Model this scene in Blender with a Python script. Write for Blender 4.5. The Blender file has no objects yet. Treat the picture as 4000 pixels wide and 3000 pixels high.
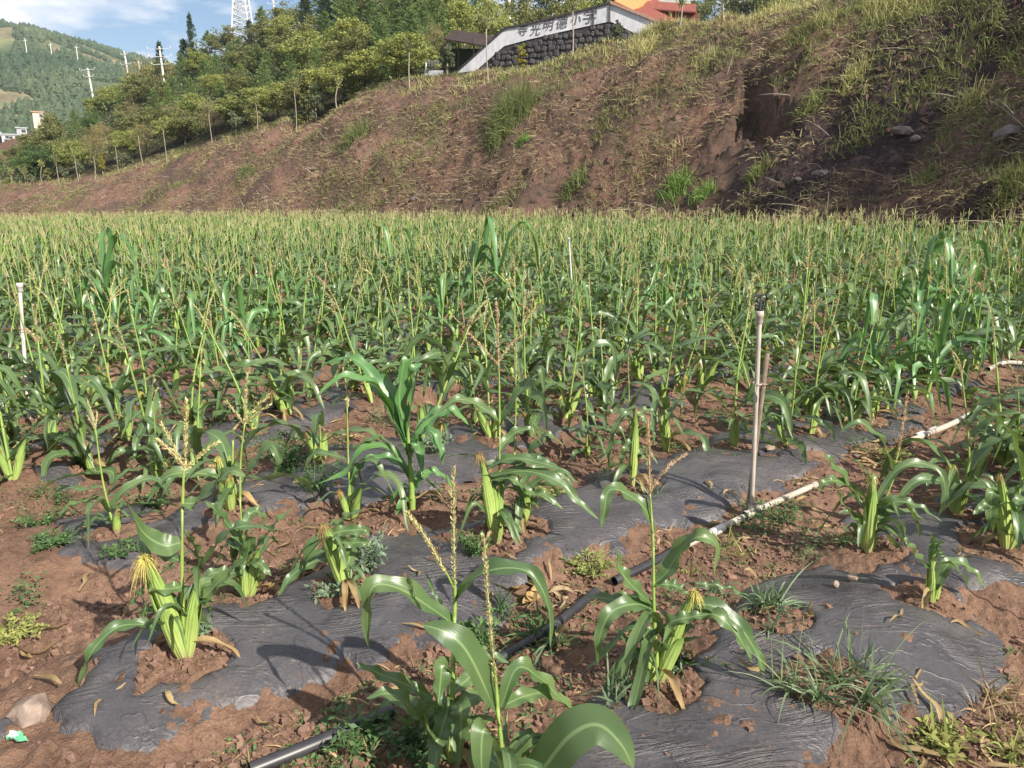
import bpy, math, random
import numpy as np
from mathutils import Vector, Matrix
R = math.radians
rng = np.random.default_rng(7)
random.seed(7)
S = bpy.context.scene
col = S.collection

# ------------------------------------------------------------------ camera, light, exposure
H = 1.6; PITCH = R(13.65); F = 2965.0          # F: focal length in photo pixels (4000 wide)
cam_d = bpy.data.cameras.new('camera'); cam = bpy.data.objects.new('camera', cam_d); col.objects.link(cam)
cam.location = (0, 0, H); cam.rotation_euler = (math.pi/2 - PITCH, 0, 0)
cam_d.sensor_width = 36; cam_d.lens = 36*F/4000; cam_d.clip_start = .05; cam_d.clip_end = 6000
S.camera = cam
S.view_settings.view_transform = 'Standard'; S.view_settings.look = 'None'
S.view_settings.exposure = 0.76; S.view_settings.gamma = 1
SUN_EL = R(37); SUN_DIR = np.array([.70, -.714]); SUN_DIR /= np.linalg.norm(SUN_DIR)   # towards the sun
sd = bpy.data.lights.new('sun', 'SUN'); sd.energy = 5.0; sd.angle = R(.55); sd.color = (1, .93, .82)
sun = bpy.data.objects.new('sun', sd); col.objects.link(sun)
sv = Vector((SUN_DIR[0]*math.cos(SUN_EL), SUN_DIR[1]*math.cos(SUN_EL), math.sin(SUN_EL)))
sun.rotation_euler = sv.to_track_quat('Z', 'Y').to_euler()
W = bpy.data.worlds.new('World'); S.world = W; W.use_nodes = True
nt = W.node_tree; nt.nodes.clear()
def N(t, ty, **k):
    n = t.nodes.new(ty)
    for a, b in k.items(): setattr(n, a, b)
    return n
wo = N(nt, 'ShaderNodeOutputWorld'); bg = N(nt, 'ShaderNodeBackground'); bg.inputs[1].default_value = .075
sky = N(nt, 'ShaderNodeTexSky'); sky.sky_type = 'NISHITA'; sky.sun_disc = False
sky.sun_elevation = SUN_EL; sky.sun_rotation = math.atan2(sv.x, sv.y); sky.air_density = 1.0; sky.dust_density = .6; sky.ozone_density = 2.5
tc = N(nt, 'ShaderNodeTexCoord'); mp = N(nt, 'ShaderNodeMapping'); mp.inputs['Scale'].default_value = (2.6, 2.6, 9); mp.inputs['Location'].default_value = (1.45, .25, .95)
cn = N(nt, 'ShaderNodeTexNoise'); cn.inputs['Scale'].default_value = 1.7; cn.inputs['Detail'].default_value = 7; cn.inputs['Roughness'].default_value = .52
cr = N(nt, 'ShaderNodeValToRGB'); cr.color_ramp.elements[0].position = .45; cr.color_ramp.elements[1].position = .56
mx = N(nt, 'ShaderNodeMix'); mx.data_type = 'RGBA'; mx.inputs[7].default_value = (8.6, 8.8, 9.4, 1)
nt.links.new(tc.outputs['Generated'], mp.inputs[0]); nt.links.new(mp.outputs[0], cn.inputs['Vector']); nt.links.new(cn.outputs[0], cr.inputs[0])
nt.links.new(cr.outputs[0], mx.inputs[0]); nt.links.new(sky.outputs[0], mx.inputs[6]); nt.links.new(mx.outputs[2], bg.inputs[0]); nt.links.new(bg.outputs[0], wo.inputs[0])
S.cycles.max_bounces = 6; S.cycles.transparent_max_bounces = 4; S.cycles.diffuse_bounces = 3; S.cycles.glossy_bounces = 2; S.cycles.transmission_bounces = 3

# ------------------------------------------------------------------ pixel -> ray helpers
cp, sp = math.cos(PITCH), math.sin(PITCH)
def ray(px, py):
    u = px-2000.; v = py-1500.
    return np.array([u, F*cp - v*sp, -(F*sp + v*cp)])
def gpt(px, py, z=.05):
    d = ray(px, py); t = (H-z)/-d[2]; return np.array([d[0]*t, d[1]*t, z])
def atY(px, py, Y):
    d = ray(px, py); t = Y/d[1]; return np.array([d[0]*t, Y, H + d[2]*t])
def atD(px, py, D):
    d = ray(px, py); t = D/math.hypot(d[0], d[1]); return np.array([d[0]*t, d[1]*t, H + d[2]*t])
def az_of(px, py=600):
    d = ray(px, py); return math.atan2(d[0], d[1])

# ------------------------------------------------------------------ noise
def _h(ix, iy, s):
    n = (ix*374761393 + iy*668265263 + s*1442695041) & 0xffffffff
    n = ((n ^ (n >> 13))*1274126177) & 0xffffffff
    return ((n ^ (n >> 16)) & 0xffff)/65535.
def vnoise(x, y, s=0):
    x = np.asarray(x, float); y = np.asarray(y, float)
    ix = np.floor(x).astype(np.int64); iy = np.floor(y).astype(np.int64); fx = x-ix; fy = y-iy
    fx = fx*fx*(3-2*fx); fy = fy*fy*(3-2*fy)
    a = _h(ix, iy, s); b = _h(ix+1, iy, s); c = _h(ix, iy+1, s); d = _h(ix+1, iy+1, s)
    return (a+(b-a)*fx)*(1-fy) + (c+(d-c)*fx)*fy - .5
def fbm(x, y, o=4, s=0, g=.5):
    r = 0; a = 1.
    for i in range(o):
        r = r + a*vnoise(x, y, s+i*17); a *= g; x = np.asarray(x)*2.03+3.1; y = np.asarray(y)*2.03+7.7
    return r
def sst(a, b, x):
    t = np.clip((x-a)/(b-a), 0, 1); return t*t*(3-2*t)

# ------------------------------------------------------------------ the lie of the land
DX, DY = .75, .66; _l = math.hypot(DX, DY); DX /= _l; DY /= _l       # direction of the beds
NX, NY = DY, -DX                                                     # across the beds (to the right)
PER = 1.38; BC = -1.10                                               # bed spacing, centre of bed 0
C_px = [-2500, -1200, 0, 500, 1000, 1500, 2000, 2500, 3000, 3500, 4000, 4600, 6500]
C_D0 = [80, 78, 70, 62, 52, 42, 36, 31, 27, 24.5, 22.5, 21, 19]
C_D1 = [94, 92, 86, 78, 66, 56, 50, 46, 42, 40, 38, 36, 34]
C_y1 = [775, 765, 745, 652, 512, 372, 262, 148, 38, -90, -240, -330, -420]
C_D2 = [140, 130, 125, 120, 108, 92, 62, 62, 62, 62, 60, 60, 60]
C_z2 = [3, 4, 5.5, 13, 17.5, 19, None, None, None, None, None, None, None]
C_z3 = [14, 15, 15, 24, 40, 44, 40, 34, 32, 34, 36, 36, 36]
C_D3 = [230, 230, 228, 225, 215, 200, 190, 190, 190, 190, 190, 190, 190]
C_az = np.array([az_of(p) for p in C_px])
C_z1 = np.array([atD(min(max(p, -300), 4300), y, d)[2] for p, y, d in zip(C_px, C_y1, C_D1)])
C_z2 = np.array([z1+.6 if z is None else z for z, z1 in zip(C_z2, C_z1)])
AZ_N = az_of(2955, 350)
def field_z(x, y, r, az):
    k = np.interp(az, [az_of(0), az_of(1500), az_of(2600), az_of(4000)], [-.0045, .004, .014, .026])
    return k*np.maximum(0, r-6) + fbm(x/9, y/9, 2, 5)*.10*sst(4, 12, r)
HOLES = np.zeros((0, 3))      # x, y, radius; filled before the ground is built
def bed_rel(x, y):
    u = x*NX + y*NY; s = x*DX + y*DY
    return u, s
def base_z(x, y):
    """smooth ground without small soil relief"""
    x = np.asarray(x, float); y = np.asarray(y, float)
    r = np.hypot(x, y)+1e-6; az = np.arctan2(x, y)
    D0 = np.interp(az, C_az, C_D0); D1 = np.interp(az, C_az, C_D1); z1 = np.interp(az, C_az, C_z1)
    D2 = np.interp(az, C_az, C_D2); z2 = np.interp(az, C_az, C_z2); D3 = np.interp(az, C_az, C_D3); z3 = np.interp(az, C_az, C_z3)
    D0 = D0 + fbm(x/6, y/6, 2, 91)*2.
    fz = field_z(x, y, np.minimum(r, D0), az)
    u, s = bed_rel(x, y)
    q = (u-BC)/PER; w = np.cos(2*np.pi*q)
    fm = 1-sst(D0-3, D0, r)
    fz = fz + fm*(.055*sst(-.55, .75, w) - .01 + fbm(x/.62, y/.62, 2, 31)*.085*(1-.5*sst(10, 20, r)))
    t = (r-D0)/(D1-D0); tc_ = np.clip(t, 0, 1)
    prof = .35*sst(0, 1, tc_) + .65*(tc_ - .045*np.sin(tc_*np.pi*2+.5)*1.)
    prof = np.clip(prof, 0, 1)
    z = fz + (z1-fz)*prof
    z = np.where(t > 1, z1 + (z2-z1)*np.clip((r-D1)/np.maximum(D2-D1, 1), 0, 1), z)
    z = np.where(r > D2, z2 + (z3-z2)*np.clip((r-D2)/(D3-D2), 0, 1), z)
    z = np.where(r > D3, z3 - (r-D3)*.12, z); z = np.maximum(z, -12)
    m = sst(0, .12, t)*(1-sst(1.0, 1.25, t))
    z = z + m*(fbm(x/5, y/5, 3, 41)*1.25 + fbm(x/1.1, y/1.1, 3, 42)*.42)
    b = sst(1.1, 1.5, t); z = z + b*fbm(x/12, y/12, 3, 44)*1.6
    # scooped-out niche in the bank
    lat = (az-AZ_N)*r; ed = fbm(x/1.1, y/1.1, 3, 77)*1.3
    lat2 = lat - (t-.5)*1.6
    nm = sst(-1.35, -.7, lat2+ed)*(1-sst(1.0, 1.3, lat2+ed))*sst(.36, .46, t+ed*.04)*(1-sst(.60, .66, t+ed*.04))
    z = z - 2.3*nm
    return z
def masks(x, y):
    r = np.hypot(x, y)+1e-6; az = np.arctan2(x, y)
    D0 = np.interp(az, C_az, C_D0); D1 = np.interp(az, C_az, C_D1)
    t = (r-D0)/(D1-D0); return r, az, t
def teeth(x, y, r, az, t):
    u = az*r; g = u + .9*(r) * 1.0
    mk = sst(.0, .14, fbm(x/4.5, y/4.5, 2, 61)+.04+.10*sst(az_of(2700), az_of(3300), az))*sst(.05, .15, t)*(1-sst(.55, .72, t))*sst(az_of(1900), az_of(2400), az)
    return mk*.15*(np.abs(((g/.52+fbm(x/2, y/2, 2, 62)*1.3) % 1.)-.5)*4-1)
def ground_z(x, y):
    x = np.asarray(x, float); y = np.asarray(y, float)
    r, az, t = masks(x, y)
    z = base_z(x, y)
    near = 1-sst(14, 26, r)
    soil = fbm(x/.16, y/.16, 3, 11)*.026 + np.abs(fbm(x/.05, y/.05, 3, 12))*.026 + fbm(x/.022, y/.022, 2, 14)*.010*(1-sst(3, 5, r))
    z = z + near*soil
    z = z + (sst(0, .1, t)*(1-sst(1.05, 1.3, t)))*(fbm(x/.3, y/.3, 2, 13)*.16) + teeth(x, y, r, az, t)
    return z
def gz(x, y): return float(ground_z(np.array([x]), np.array([y]))[0])
def bz(x, y): return float(base_z(np.array([x]), np.array([y]))[0])
def gpx(px, py):
    """point of the field seen at a photo pixel"""
    z = .05
    for _ in range(4):
        p = gpt(px, py, z); z = bz(p[0], p[1])
    return np.array([p[0], p[1], z])

# ------------------------------------------------------------------ materials
def mat(name, build):
    m = bpy.data.materials.new(name); m.use_nodes = True; t = m.node_tree; t.nodes.clear()
    o = N(t, 'ShaderNodeOutputMaterial'); sh = build(t); t.links.new(sh, o.inputs[0]); return m
def L(t, a, b): t.links.new(a, b)
def noise(t, sc, det=4, rough=.55, vec=None, dist=0):
    n = N(t, 'ShaderNodeTexNoise'); n.inputs['Scale'].default_value = sc; n.inputs['Detail'].default_value = det; n.inputs['Roughness'].default_value = rough; n.inputs['Distortion'].default_value = dist
    if vec is not None: L(t, vec, n.inputs['Vector'])
    return n.outputs[0]
def ramp(t, fac, stops, interp='LINEAR'):
    n = N(t, 'ShaderNodeValToRGB'); e = n.color_ramp.elements; n.color_ramp.interpolation = interp
    while len(e) > 1: e.remove(e[-1])
    for i, (p, c) in enumerate(stops):
        el = e[0] if i == 0 else e.new(p)
        el.position = p; el.color = (*c, 1) if len(c) == 3 else c
    L(t, fac, n.inputs[0]); return n.outputs[0]
def g1(v): return (v, v, v)
def mixc(t, f, a, b, mode='MIX'):
    n = N(t, 'ShaderNodeMix'); n.data_type = 'RGBA'; n.blend_type = mode
    for k, v in ((0, f), (6, a), (7, b)):
        if hasattr(v, 'is_output') or isinstance(v, bpy.types.NodeSocket): L(t, v, n.inputs[k])
        elif k == 0: n.inputs[0].default_value = v
        else: n.inputs[k].default_value = (*v, 1)
    return n.outputs[2]
def math_(t, op, a, b=0., c=None):
    n = N(t, 'ShaderNodeMath'); n.operation = op
    for k, v in enumerate((a, b) if c is None else (a, b, c)):
        if isinstance(v, bpy.types.NodeSocket): L(t, v, n.inputs[k])
        else: n.inputs[k].default_value = v
    return n.outputs[0]
def bump(t, h, dist, st=1., nrm=None):
    n = N(t, 'ShaderNodeBump'); n.inputs['Distance'].default_value = dist; n.inputs['Strength'].default_value = st; L(t, h, n.inputs['Height'])
    if nrm is not None: L(t, nrm, n.inputs['Normal'])
    return n.outputs[0]
def pbr(t, colr, rough=.8, nrm=None, spec=.3, **k):
    p = N(t, 'ShaderNodeBsdfPrincipled')
    if isinstance(colr, bpy.types.NodeSocket): L(t, colr, p.inputs['Base Color'])
    else: p.inputs['Base Color'].default_value = (*colr, 1)
    if isinstance(rough, bpy.types.NodeSocket): L(t, rough, p.inputs['Roughness'])
    else: p.inputs['Roughness'].default_value = rough
    p.inputs['Specular IOR Level'].default_value = spec
    if nrm is not None: L(t, nrm, p.inputs['Normal'])
    for a, b in k.items(): p.inputs[a.replace('_', ' ')].default_value = b
    return p.outputs[0]
def geo(t, o): return N(t, 'ShaderNodeNewGeometry').outputs[o]
def pos(t): return geo(t, 'Position')
def isl(t): return geo(t, 'Random Per Island')
def orand(t): return N(t, 'ShaderNodeObjectInfo').outputs['Random']
def attr(t, n):
    a = N(t, 'ShaderNodeAttribute'); a.attribute_name = n; return a.outputs['Fac']
def stretch(t, v, sc, rot=(0, 0, 0)):
    m = N(t, 'ShaderNodeMapping'); m.inputs['Scale'].default_value = sc; m.inputs['Rotation'].default_value = rot; L(t, v, m.inputs[0]); return m.outputs[0]
def leafy(t, colr, transl, fac=.25, rough=.5, spec=.35, nrm=None):
    b = pbr(t, colr, rough, nrm, spec); tr = N(t, 'ShaderNodeBsdfTranslucent')
    if isinstance(transl, bpy.types.NodeSocket): L(t, transl, tr.inputs[0])
    else: tr.inputs[0].default_value = (*transl, 1)
    m = N(t, 'ShaderNodeMixShader'); m.inputs[0].default_value = fac; L(t, b, m.inputs[1]); L(t, tr.outputs[0], m.inputs[2]); return m.outputs[0]

def b_ground(t):
    p = pos(t)
    big = noise(t, .9, 3, .6, p); fine = noise(t, 14, 6, .7, p); grit = noise(t, 120, 3, .7, p)
    soil = ramp(t, big, [(.3, (.150, .088, .060)), (.55, (.215, .130, .088)), (.75, (.275, .175, .122))])
    soil = mixc(t, .75, soil, ramp(t, fine, [(.3, g1(.45)), (.5, g1(.95)), (.70, g1(1.35))]), 'MULTIPLY')
    soil = mixc(t, .5, soil, ramp(t, grit, [(.35, g1(.6)), (.6, g1(1.2))]), 'MULTIPLY')
    bn = noise(t, .35, 6, .65, p); bf = noise(t, 3.5, 8, .75, p)
    bank = ramp(t, bn, [(.3, (.115, .075, .060)), (.46, (.180, .122, .092)), (.56, (.275, .160, .120)), (.72, (.29, .215, .15))])
    bank = mixc(t, .8, bank, ramp(t, bf, [(.3, g1(.45)), (.5, g1(.95)), (.7, (1.3, 1.3, 1.15))]), 'MULTIPLY')
    shade_soil = ramp(t, bf, [(.3, (.035, .023, .027)), (.5, (.075, .050, .052)), (.7, (.14, .105, .095))])  # purple soil, darkened to stand in for shade on the right bank
    bank = mixc(t, attr(t, 'shade_soil'), bank, shade_soil)
    wood = ramp(t, bf, [(.3, (.03, .028, .015)), (.6, (.07, .065, .03)), (.8, (.12, .10, .05))])
    c = mixc(t, attr(t, 'bank'), soil, bank); c = mixc(t, attr(t, 'wood'), c, wood)
    c = mixc(t, attr(t, 'redcut'), c, ramp(t, bf, [(.3, (.10, .05, .038)), (.5, (.19, .085, .065)), (.65, (.13, .11, .06)), (.8, (.30, .2, .15))]))
    hgt = math_(t, 'ADD', math_(t, 'MULTIPLY', fine, .6), math_(t, 'MULTIPLY', grit, .12))
    n1 = bump(t, hgt, .05, 1.); n2 = bump(t, bf, .45, 1.)
    mn = N(t, 'ShaderNodeMix'); mn.data_type = 'VECTOR'; L(t, attr(t, 'bank'), mn.inputs[0]); L(t, n1, mn.inputs[4]); L(t, n2, mn.inputs[5])
    return pbr(t, c, .92, mn.outputs[1], .15)
M = {}
M['ground'] = mat('red soil', b_ground)
def b_film(t):
    p = pos(t); big = noise(t, 3, 5, .7, p); fi = noise(t, 90, 4, .75, p)
    c = ramp(t, big, [(.32, (.048, .046, .053)), (.55, (.076, .072, .077)), (.75, (.120, .106, .098))])
    dust = ramp(t, fi, [(.5, g1(0)), (.72, g1(.6))]); dm = math_(t, 'MULTIPLY', dust, ramp(t, noise(t, 1.7, 4, .6, p), [(.4, g1(.15)), (.65, g1(1))]))
    c = mixc(t, dm, c, (.22, .15, .115))
    a = math.atan2(DY, DX)
    wv = stretch(t, p, (1, 1, 1), (0, 0, -a+.45)); st = noise(t, 1, 4, .65, stretch(t, wv, (2.6, 70, 8)))
    wv2 = stretch(t, p, (1, 1, 1), (0, 0, -a+1.5)); st2 = noise(t, 1, 4, .65, stretch(t, wv2, (3, 60, 8)))
    m1 = ramp(t, noise(t, 2.3, 2, .5, p), [(.52, g1(0)), (.62, g1(1))]); m2 = ramp(t, noise(t, 1.9, 2, .5, stretch(t, p, (1.2, 1, 1), (0, 0, 2))), [(.53, g1(0)), (.63, g1(1))])
    h = math_(t, 'ADD', math_(t, 'MULTIPLY', st, m1), math_(t, 'MULTIPLY', st2, m2))
    h = math_(t, 'ADD', h, math_(t, 'MULTIPLY', fi, .10))
    cz = math_(t, 'ABSOLUTE', math_(t, 'SUBTRACT', noise(t, 5.5, 3, .55, stretch(t, p, (1, 1.7, 1), (0, 0, .6)), .6), .5)); h = math_(t, 'ADD', h, ramp(t, cz, [(0, g1(.11)), (.03, g1(.04)), (.08, g1(0))]))
    nr = bump(t, h, .03, 1.)
    rg = ramp(t, math_(t, 'ADD', fi, math_(t, 'MULTIPLY', dm, .3)), [(.3, g1(.24)), (.7, g1(.5))])
    return pbr(t, c, rg, nr, .55)
M['film'] = mat('black polythene film', b_film)
def b_leaf(c0, c1, tr, dry=False):
    def f(t):
        uv = N(t, 'ShaderNodeTexCoord').outputs['UV']; sep = N(t, 'ShaderNodeSeparateXYZ'); L(t, uv, sep.inputs[0])
        u = sep.outputs[0]; d = math_(t, 'ABSOLUTE', math_(t, 'SUBTRACT', u, .5))
        vein = math_(t, 'SINE', math_(t, 'MULTIPLY', u, 75.))
        nz = noise(t, 5, 5, .6, pos(t)); c = mixc(t, ramp(t, nz, [(.3, g1(0)), (.7, g1(1))]), c0, c1)
        c = mixc(t, .5, c, ramp(t, isl(t), [(0, (.78, .86, .8)), (.5, (1, 1, 1)), (1, (1.28, 1.18, .95))]), 'MULTIPLY')
        c = mixc(t, .5, c, ramp(t, orand(t), [(0, (.8, .84, .9)), (1, (1.22, 1.16, 1.0))]), 'MULTIPLY')
        c = mixc(t, ramp(t, d, [(.0, g1(.85)), (.035, g1(.6)), (.06, g1(0))]), c, (.22, .32, .13))
        c = mixc(t, ramp(t, vein, [(.0, g1(0)), (1, g1(.02))]), c, (.22, .32, .14))
        # browned, torn leaf ends
        c = mixc(t, ramp(t, math_(t, 'ADD', sep.outputs[1], math_(t, 'MULTIPLY', noise(t, 22, 3, .6, pos(t)), .22)), [(1.03, g1(0)), (1.1, g1(.85))]), c, (.26, .19, .09))
        return leafy(t, c, tr, .20, .38, .6, bump(t, vein, .0003, .15))
    return f
M['leaf'] = mat('corn leaf', b_leaf((.058, .112, .044), (.118, .180, .066), (.24, .36, .07)))
M['young'] = mat('young corn leaf', b_leaf((.070, .175, .062), (.12, .25, .080), (.22, .42, .08)))
def b_husk(t):
    uv = N(t, 'ShaderNodeTexCoord').outputs['UV']; sep = N(t, 'ShaderNodeSeparateXYZ'); L(t, uv, sep.inputs[0])
    v = math_(t, 'SINE', math_(t, 'MULTIPLY', sep.outputs[0], 75.)); n = noise(t, 9, 4, .6, pos(t))
    c = ramp(t, sep.outputs[1], [(0, (.50, .46, .24)), (.2, (.46, .56, .17)), (.7, (.32, .45, .12)), (1, (.17, .29, .07))])
    c = mixc(t, .6, c, ramp(t, n, [(.3, g1(.7)), (.7, g1(1.15))]), 'MULTIPLY')
    c = mixc(t, ramp(t, v, [(0, g1(0)), (1, g1(.14))]), c, (.17, .30, .06))
    c = mixc(t, .4, c, ramp(t, orand(t), [(0, (.7, .85, .8)), (1, (1.15, 1.1, 1.0))]), 'MULTIPLY')
    return leafy(t, c, (.5, .6, .15), .15, .45, .4, bump(t, v, .0015, .6))
M['husk'] = mat('corn husk', b_husk)
def b_simple(stops, sc=8, rough=.7, spec=.25, tr=None, bd=0, rnd=True, fac=.2):
    def f(t):
        n = noise(t, sc, 5, .6, pos(t)); c = ramp(t, n, stops)
        if rnd:
            c = mixc(t, .6, c, ramp(t, isl(t), [(0, g1(.65)), (1, g1(1.3))]), 'MULTIPLY')
            c = mixc(t, .45, c, ramp(t, orand(t), [(0, (.75, .8, .85)), (1, (1.25, 1.15, 1.0))]), 'MULTIPLY')
        nr = bump(t, n, bd, .7) if bd else None
        if tr: return leafy(t, c, tr, fac, rough, spec, nr)
        return pbr(t, c, rough, nr, spec)
    return f
def MS(key, name, *a, **k): M[key] = mat(name, b_simple(*a, **k))
MS('stalk', 'corn stalk', [(.3, (.22, .34, .07)), (.7, (.34, .46, .12))], 12, .45, .4, tr=(.4, .5, .1), fac=.1, rnd=False)
MS('tassel', 'corn tassel', [(.3, (.46, .46, .20)), (.7, (.66, .60, .34))], 30, .8, .1, tr=(.6, .5, .2))
MS('tassel_far', 'pale green corn tassel', [(.3, (.30, .34, .14)), (.7, (.58, .54, .31))], 1.2, .8, .1, tr=(.5, .5, .2))
MS('tassel_old', 'dry corn tassel', [(.3, (.46, .34, .20)), (.7, (.66, .48, .32))], 30, .8, .1, tr=(.6, .45, .2))
MS('silk', 'fresh corn silk', [(.3, (.50, .44, .11)), (.7, (.68, .60, .20))], 60, .6, .3, tr=(.7, .6, .2))
MS('silk_old', 'dry corn silk', [(.3, (.22, .14, .06)), (.7, (.42, .29, .12))], 60, .8, .2)
MS('straw', 'dry straw', [(.3, (.30, .21, .11)), (.7, (.50, .38, .22))], 20, .8, .2, tr=(.4, .3, .15))
MS('dryleaf', 'withered corn leaf', [(.3, (.22, .15, .07)), (.7, (.42, .32, .17))], 14, .75, .2, tr=(.4, .3, .12))
MS('weed', 'weed leaf', [(.3, (.06, .125, .045)), (.7, (.12, .20, .07))], 20, .6, .3, tr=(.15, .28, .06))
MS('silver', 'silvery weed leaf', [(.3, (.14, .20, .125)), (.7, (.22, .29, .19))], 20, .7, .3, tr=(.2, .28, .12))
MS('yweed', 'yellow green weed', [(.3, (.20, .24, .07)), (.7, (.33, .34, .12))], 20, .7, .2, tr=(.3, .34, .08))
MS('grass', 'blue green grass', [(.3, (.11, .17, .09)), (.7, (.20, .27, .15))], 20, .5, .4, tr=(.2, .3, .1))
MS('bgrass', 'bank grass', [(.3, (.14, .17, .055)), (.7, (.23, .26, .10))], 3, .7, .2, tr=(.28, .30, .10))
MS('ygrass', 'yellow tall grass', [(.3, (.34, .34, .12)), (.7, (.52, .48, .24))], 3, .7, .2, tr=(.4, .4, .15))  # yellowish colour of the grass itself
MS('yweed2', 'olive bank weed', [(.3, (.10, .10, .045)), (.7, (.19, .175, .085))], 2, .8, .1, tr=(.2, .2, .08))
MS('drygrass', 'dead bank grass', [(.3, (.24, .19, .10)), (.7, (.44, .36, .21))], 2, .85, .1)
MS('rock', 'rock', [(.3, (.16, .115, .09)), (.7, (.34, .26, .21))], 12, .85, .2, bd=.02)
MS('brock', 'purplish bank rock', [(.3, (.09, .075, .075)), (.7, (.19, .155, .145))], 2.5, .85, .2, bd=.06)
MS('clod', 'soil clod', [(.3, (.17, .098, .070)), (.7, (.29, .18, .130))], 30, .95, .1, bd=.004)
MS('bclod', 'bank clod', [(.3, (.10, .062, .05)), (.7, (.20, .125, .095))], 9, .95, .1, bd=.01)
MS('pvc', 'weathered pvc pipe', [(.3, (.35, .30, .25)), (.7, (.50, .45, .38))], 7, .5, .4, rnd=False)
MS('pvcw', 'white pvc coupling', [(.3, (.52, .50, .46)), (.7, (.70, .68, .64))], 9, .4, .4, rnd=False)
MS('blackpipe', 'black pipe', [(.3, (.016, .016, .02)), (.7, (.05, .048, .05))], 9, .42, .6, rnd=False)
MS('black', 'black plastic', [(.3, (.018, .018, .02)), (.7, (.04, .04, .045))], 40, .35, .5, rnd=False)
MS('stake', 'weathered wooden stake', [(.3, (.13, .10, .075)), (.7, (.25, .20, .15))], 25, .85, .1, rnd=False)
MS('string', 'twine', [(.3, (.45, .40, .30)), (.7, (.6, .55, .45))], 60, .8, .1, rnd=False)
MS('greenwrap', 'green wrapper', [(.4, (.75, .78, .74)), (.52, (.10, .42, .20))], 30, .3, .5, rnd=False)
MS('bark', 'pale bark', [(.3, (.24, .20, .16)), (.7, (.40, .35, .28))], 6, .9, .1, rnd=False)
MS('darkbark', 'dark bark', [(.3, (.06, .05, .035)), (.7, (.14, .11, .08))], 6, .95, .1, rnd=False)
TR = dict(rough=.7, spec=.2, fac=.34)
MS('t_yellow', 'yellow green foliage', [(.35, (0.224, 0.280, 0.084)), (.65, (0.427, 0.448, 0.151))], .9, tr=(.25, .27, .05), **TR)
MS('t_olive', 'olive foliage', [(.35, (0.157, 0.186, 0.069)), (.65, (0.288, 0.291, 0.112))], .9, tr=(.16, .17, .05), **TR)
MS('t_green', 'green foliage', [(.35, (0.076, 0.137, 0.049)), (.65, (0.146, 0.209, 0.076))], .9, tr=(.11, .18, .04), **TR)
MS('t_tan', 'tan bare twig foliage', [(.35, (0.274, 0.242, 0.103)), (.65, (0.484, 0.398, 0.188))], .9, tr=(.24, .2, .08), **TR)
MS('t_dark', 'dark needle foliage', [(.35, (0.039, 0.073, 0.042)), (.65, (0.077, 0.119, 0.063))], .9, tr=(.06, .1, .04), **TR)
MS('t_pine', 'mid green needle foliage', [(.35, (0.125, 0.202, 0.076)), (.65, (0.265, 0.364, 0.120))], .9, tr=(.13, .18, .05), **TR)
MS('t_gold', 'golden foliage', [(.35, (.26, .26, .05)), (.65, (.40, .37, .08))], .9, tr=(.4, .38, .08), **TR)
MS('t_silver', 'grey green foliage', [(.35, (.12, .15, .085)), (.65, (.21, .24, .14))], .9, tr=(.2, .24, .1), **TR)
MS('hilltree', 'far woodland', [(.35, (.045, .075, .042)), (.65, (.085, .115, .06))], .02, .9, .1)
MS('concrete', 'pale concrete', [(.3, (.48, .45, .40)), (.7, (.62, .59, .54))], 3, .8, .2, rnd=False)
MS('metal', 'galvanised steel', [(.3, (.50, .52, .55)), (.7, (.66, .68, .70))], 6, .5, .5, rnd=False)
MS('darkroof', 'dark sheet roof', [(.3, (.028, .017, .015)), (.7, (.055, .035, .03))], 2, .7, .2, rnd=False)
MS('greyiron', 'grey iron railing', [(.3, (.18, .18, .18)), (.7, (.3, .3, .3))], 5, .6, .4, rnd=False)
MS('orange', 'orange roof sheet', [(.3, (.70, .20, .06)), (.7, (.82, .27, .09))], 2, .6, .3, rnd=False)
MS('redroof', 'rust red roof tiles', [(.3, (.17, .05, .035)), (.7, (.26, .08, .055))], 2, .8, .2, rnd=False)
MS('brick', 'reddish coping', [(.3, (.36, .20, .15)), (.7, (.52, .33, .26))], 5, .9, .1, rnd=False)
MS('ink', 'black painted lettering', [(.3, (.05, .05, .055)), (.7, (.22, .22, .23))], 9, .8, .1, rnd=False)
MS('whitehouse', 'white rendered wall', [(.3, (.68, .68, .66)), (.7, (.8, .8, .78))], 2, .8, .2, rnd=False)
MS('greyhouse', 'grey rendered wall', [(.3, (.32, .34, .36)), (.7, (.42, .44, .46))], 2, .8, .2, rnd=False)
MS('creamhouse', 'cream rendered wall', [(.3, (.62, .52, .38)), (.7, (.76, .66, .5))], 2, .8, .2, rnd=False)
MS('glass', 'dark window glass', [(.3, (.03, .04, .05)), (.7, (.06, .07, .08))], 2, .15, .6, rnd=False)
MS('translroof', 'corrugated grey sheet', [(.3, (.22, .22, .19)), (.7, (.32, .31, .27))], 3, .6, .3, rnd=False)
def b_wallw(t):
    p = pos(t); n = noise(t, 1.2, 6, .7, p); st = noise(t, 1, 5, .7, stretch(t, p, (7, 7, .7)))
    c = ramp(t, n, [(.3, (.52, .53, .56)), (.6, (.70, .70, .72))]); c = mixc(t, ramp(t, st, [(.50, g1(0)), (.75, g1(.55))]), c, (.26, .27, .29))
    return pbr(t, c, .9, bump(t, n, .02, .5), .1)
M['wallw'] = mat('weathered whitewash', b_wallw)
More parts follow.
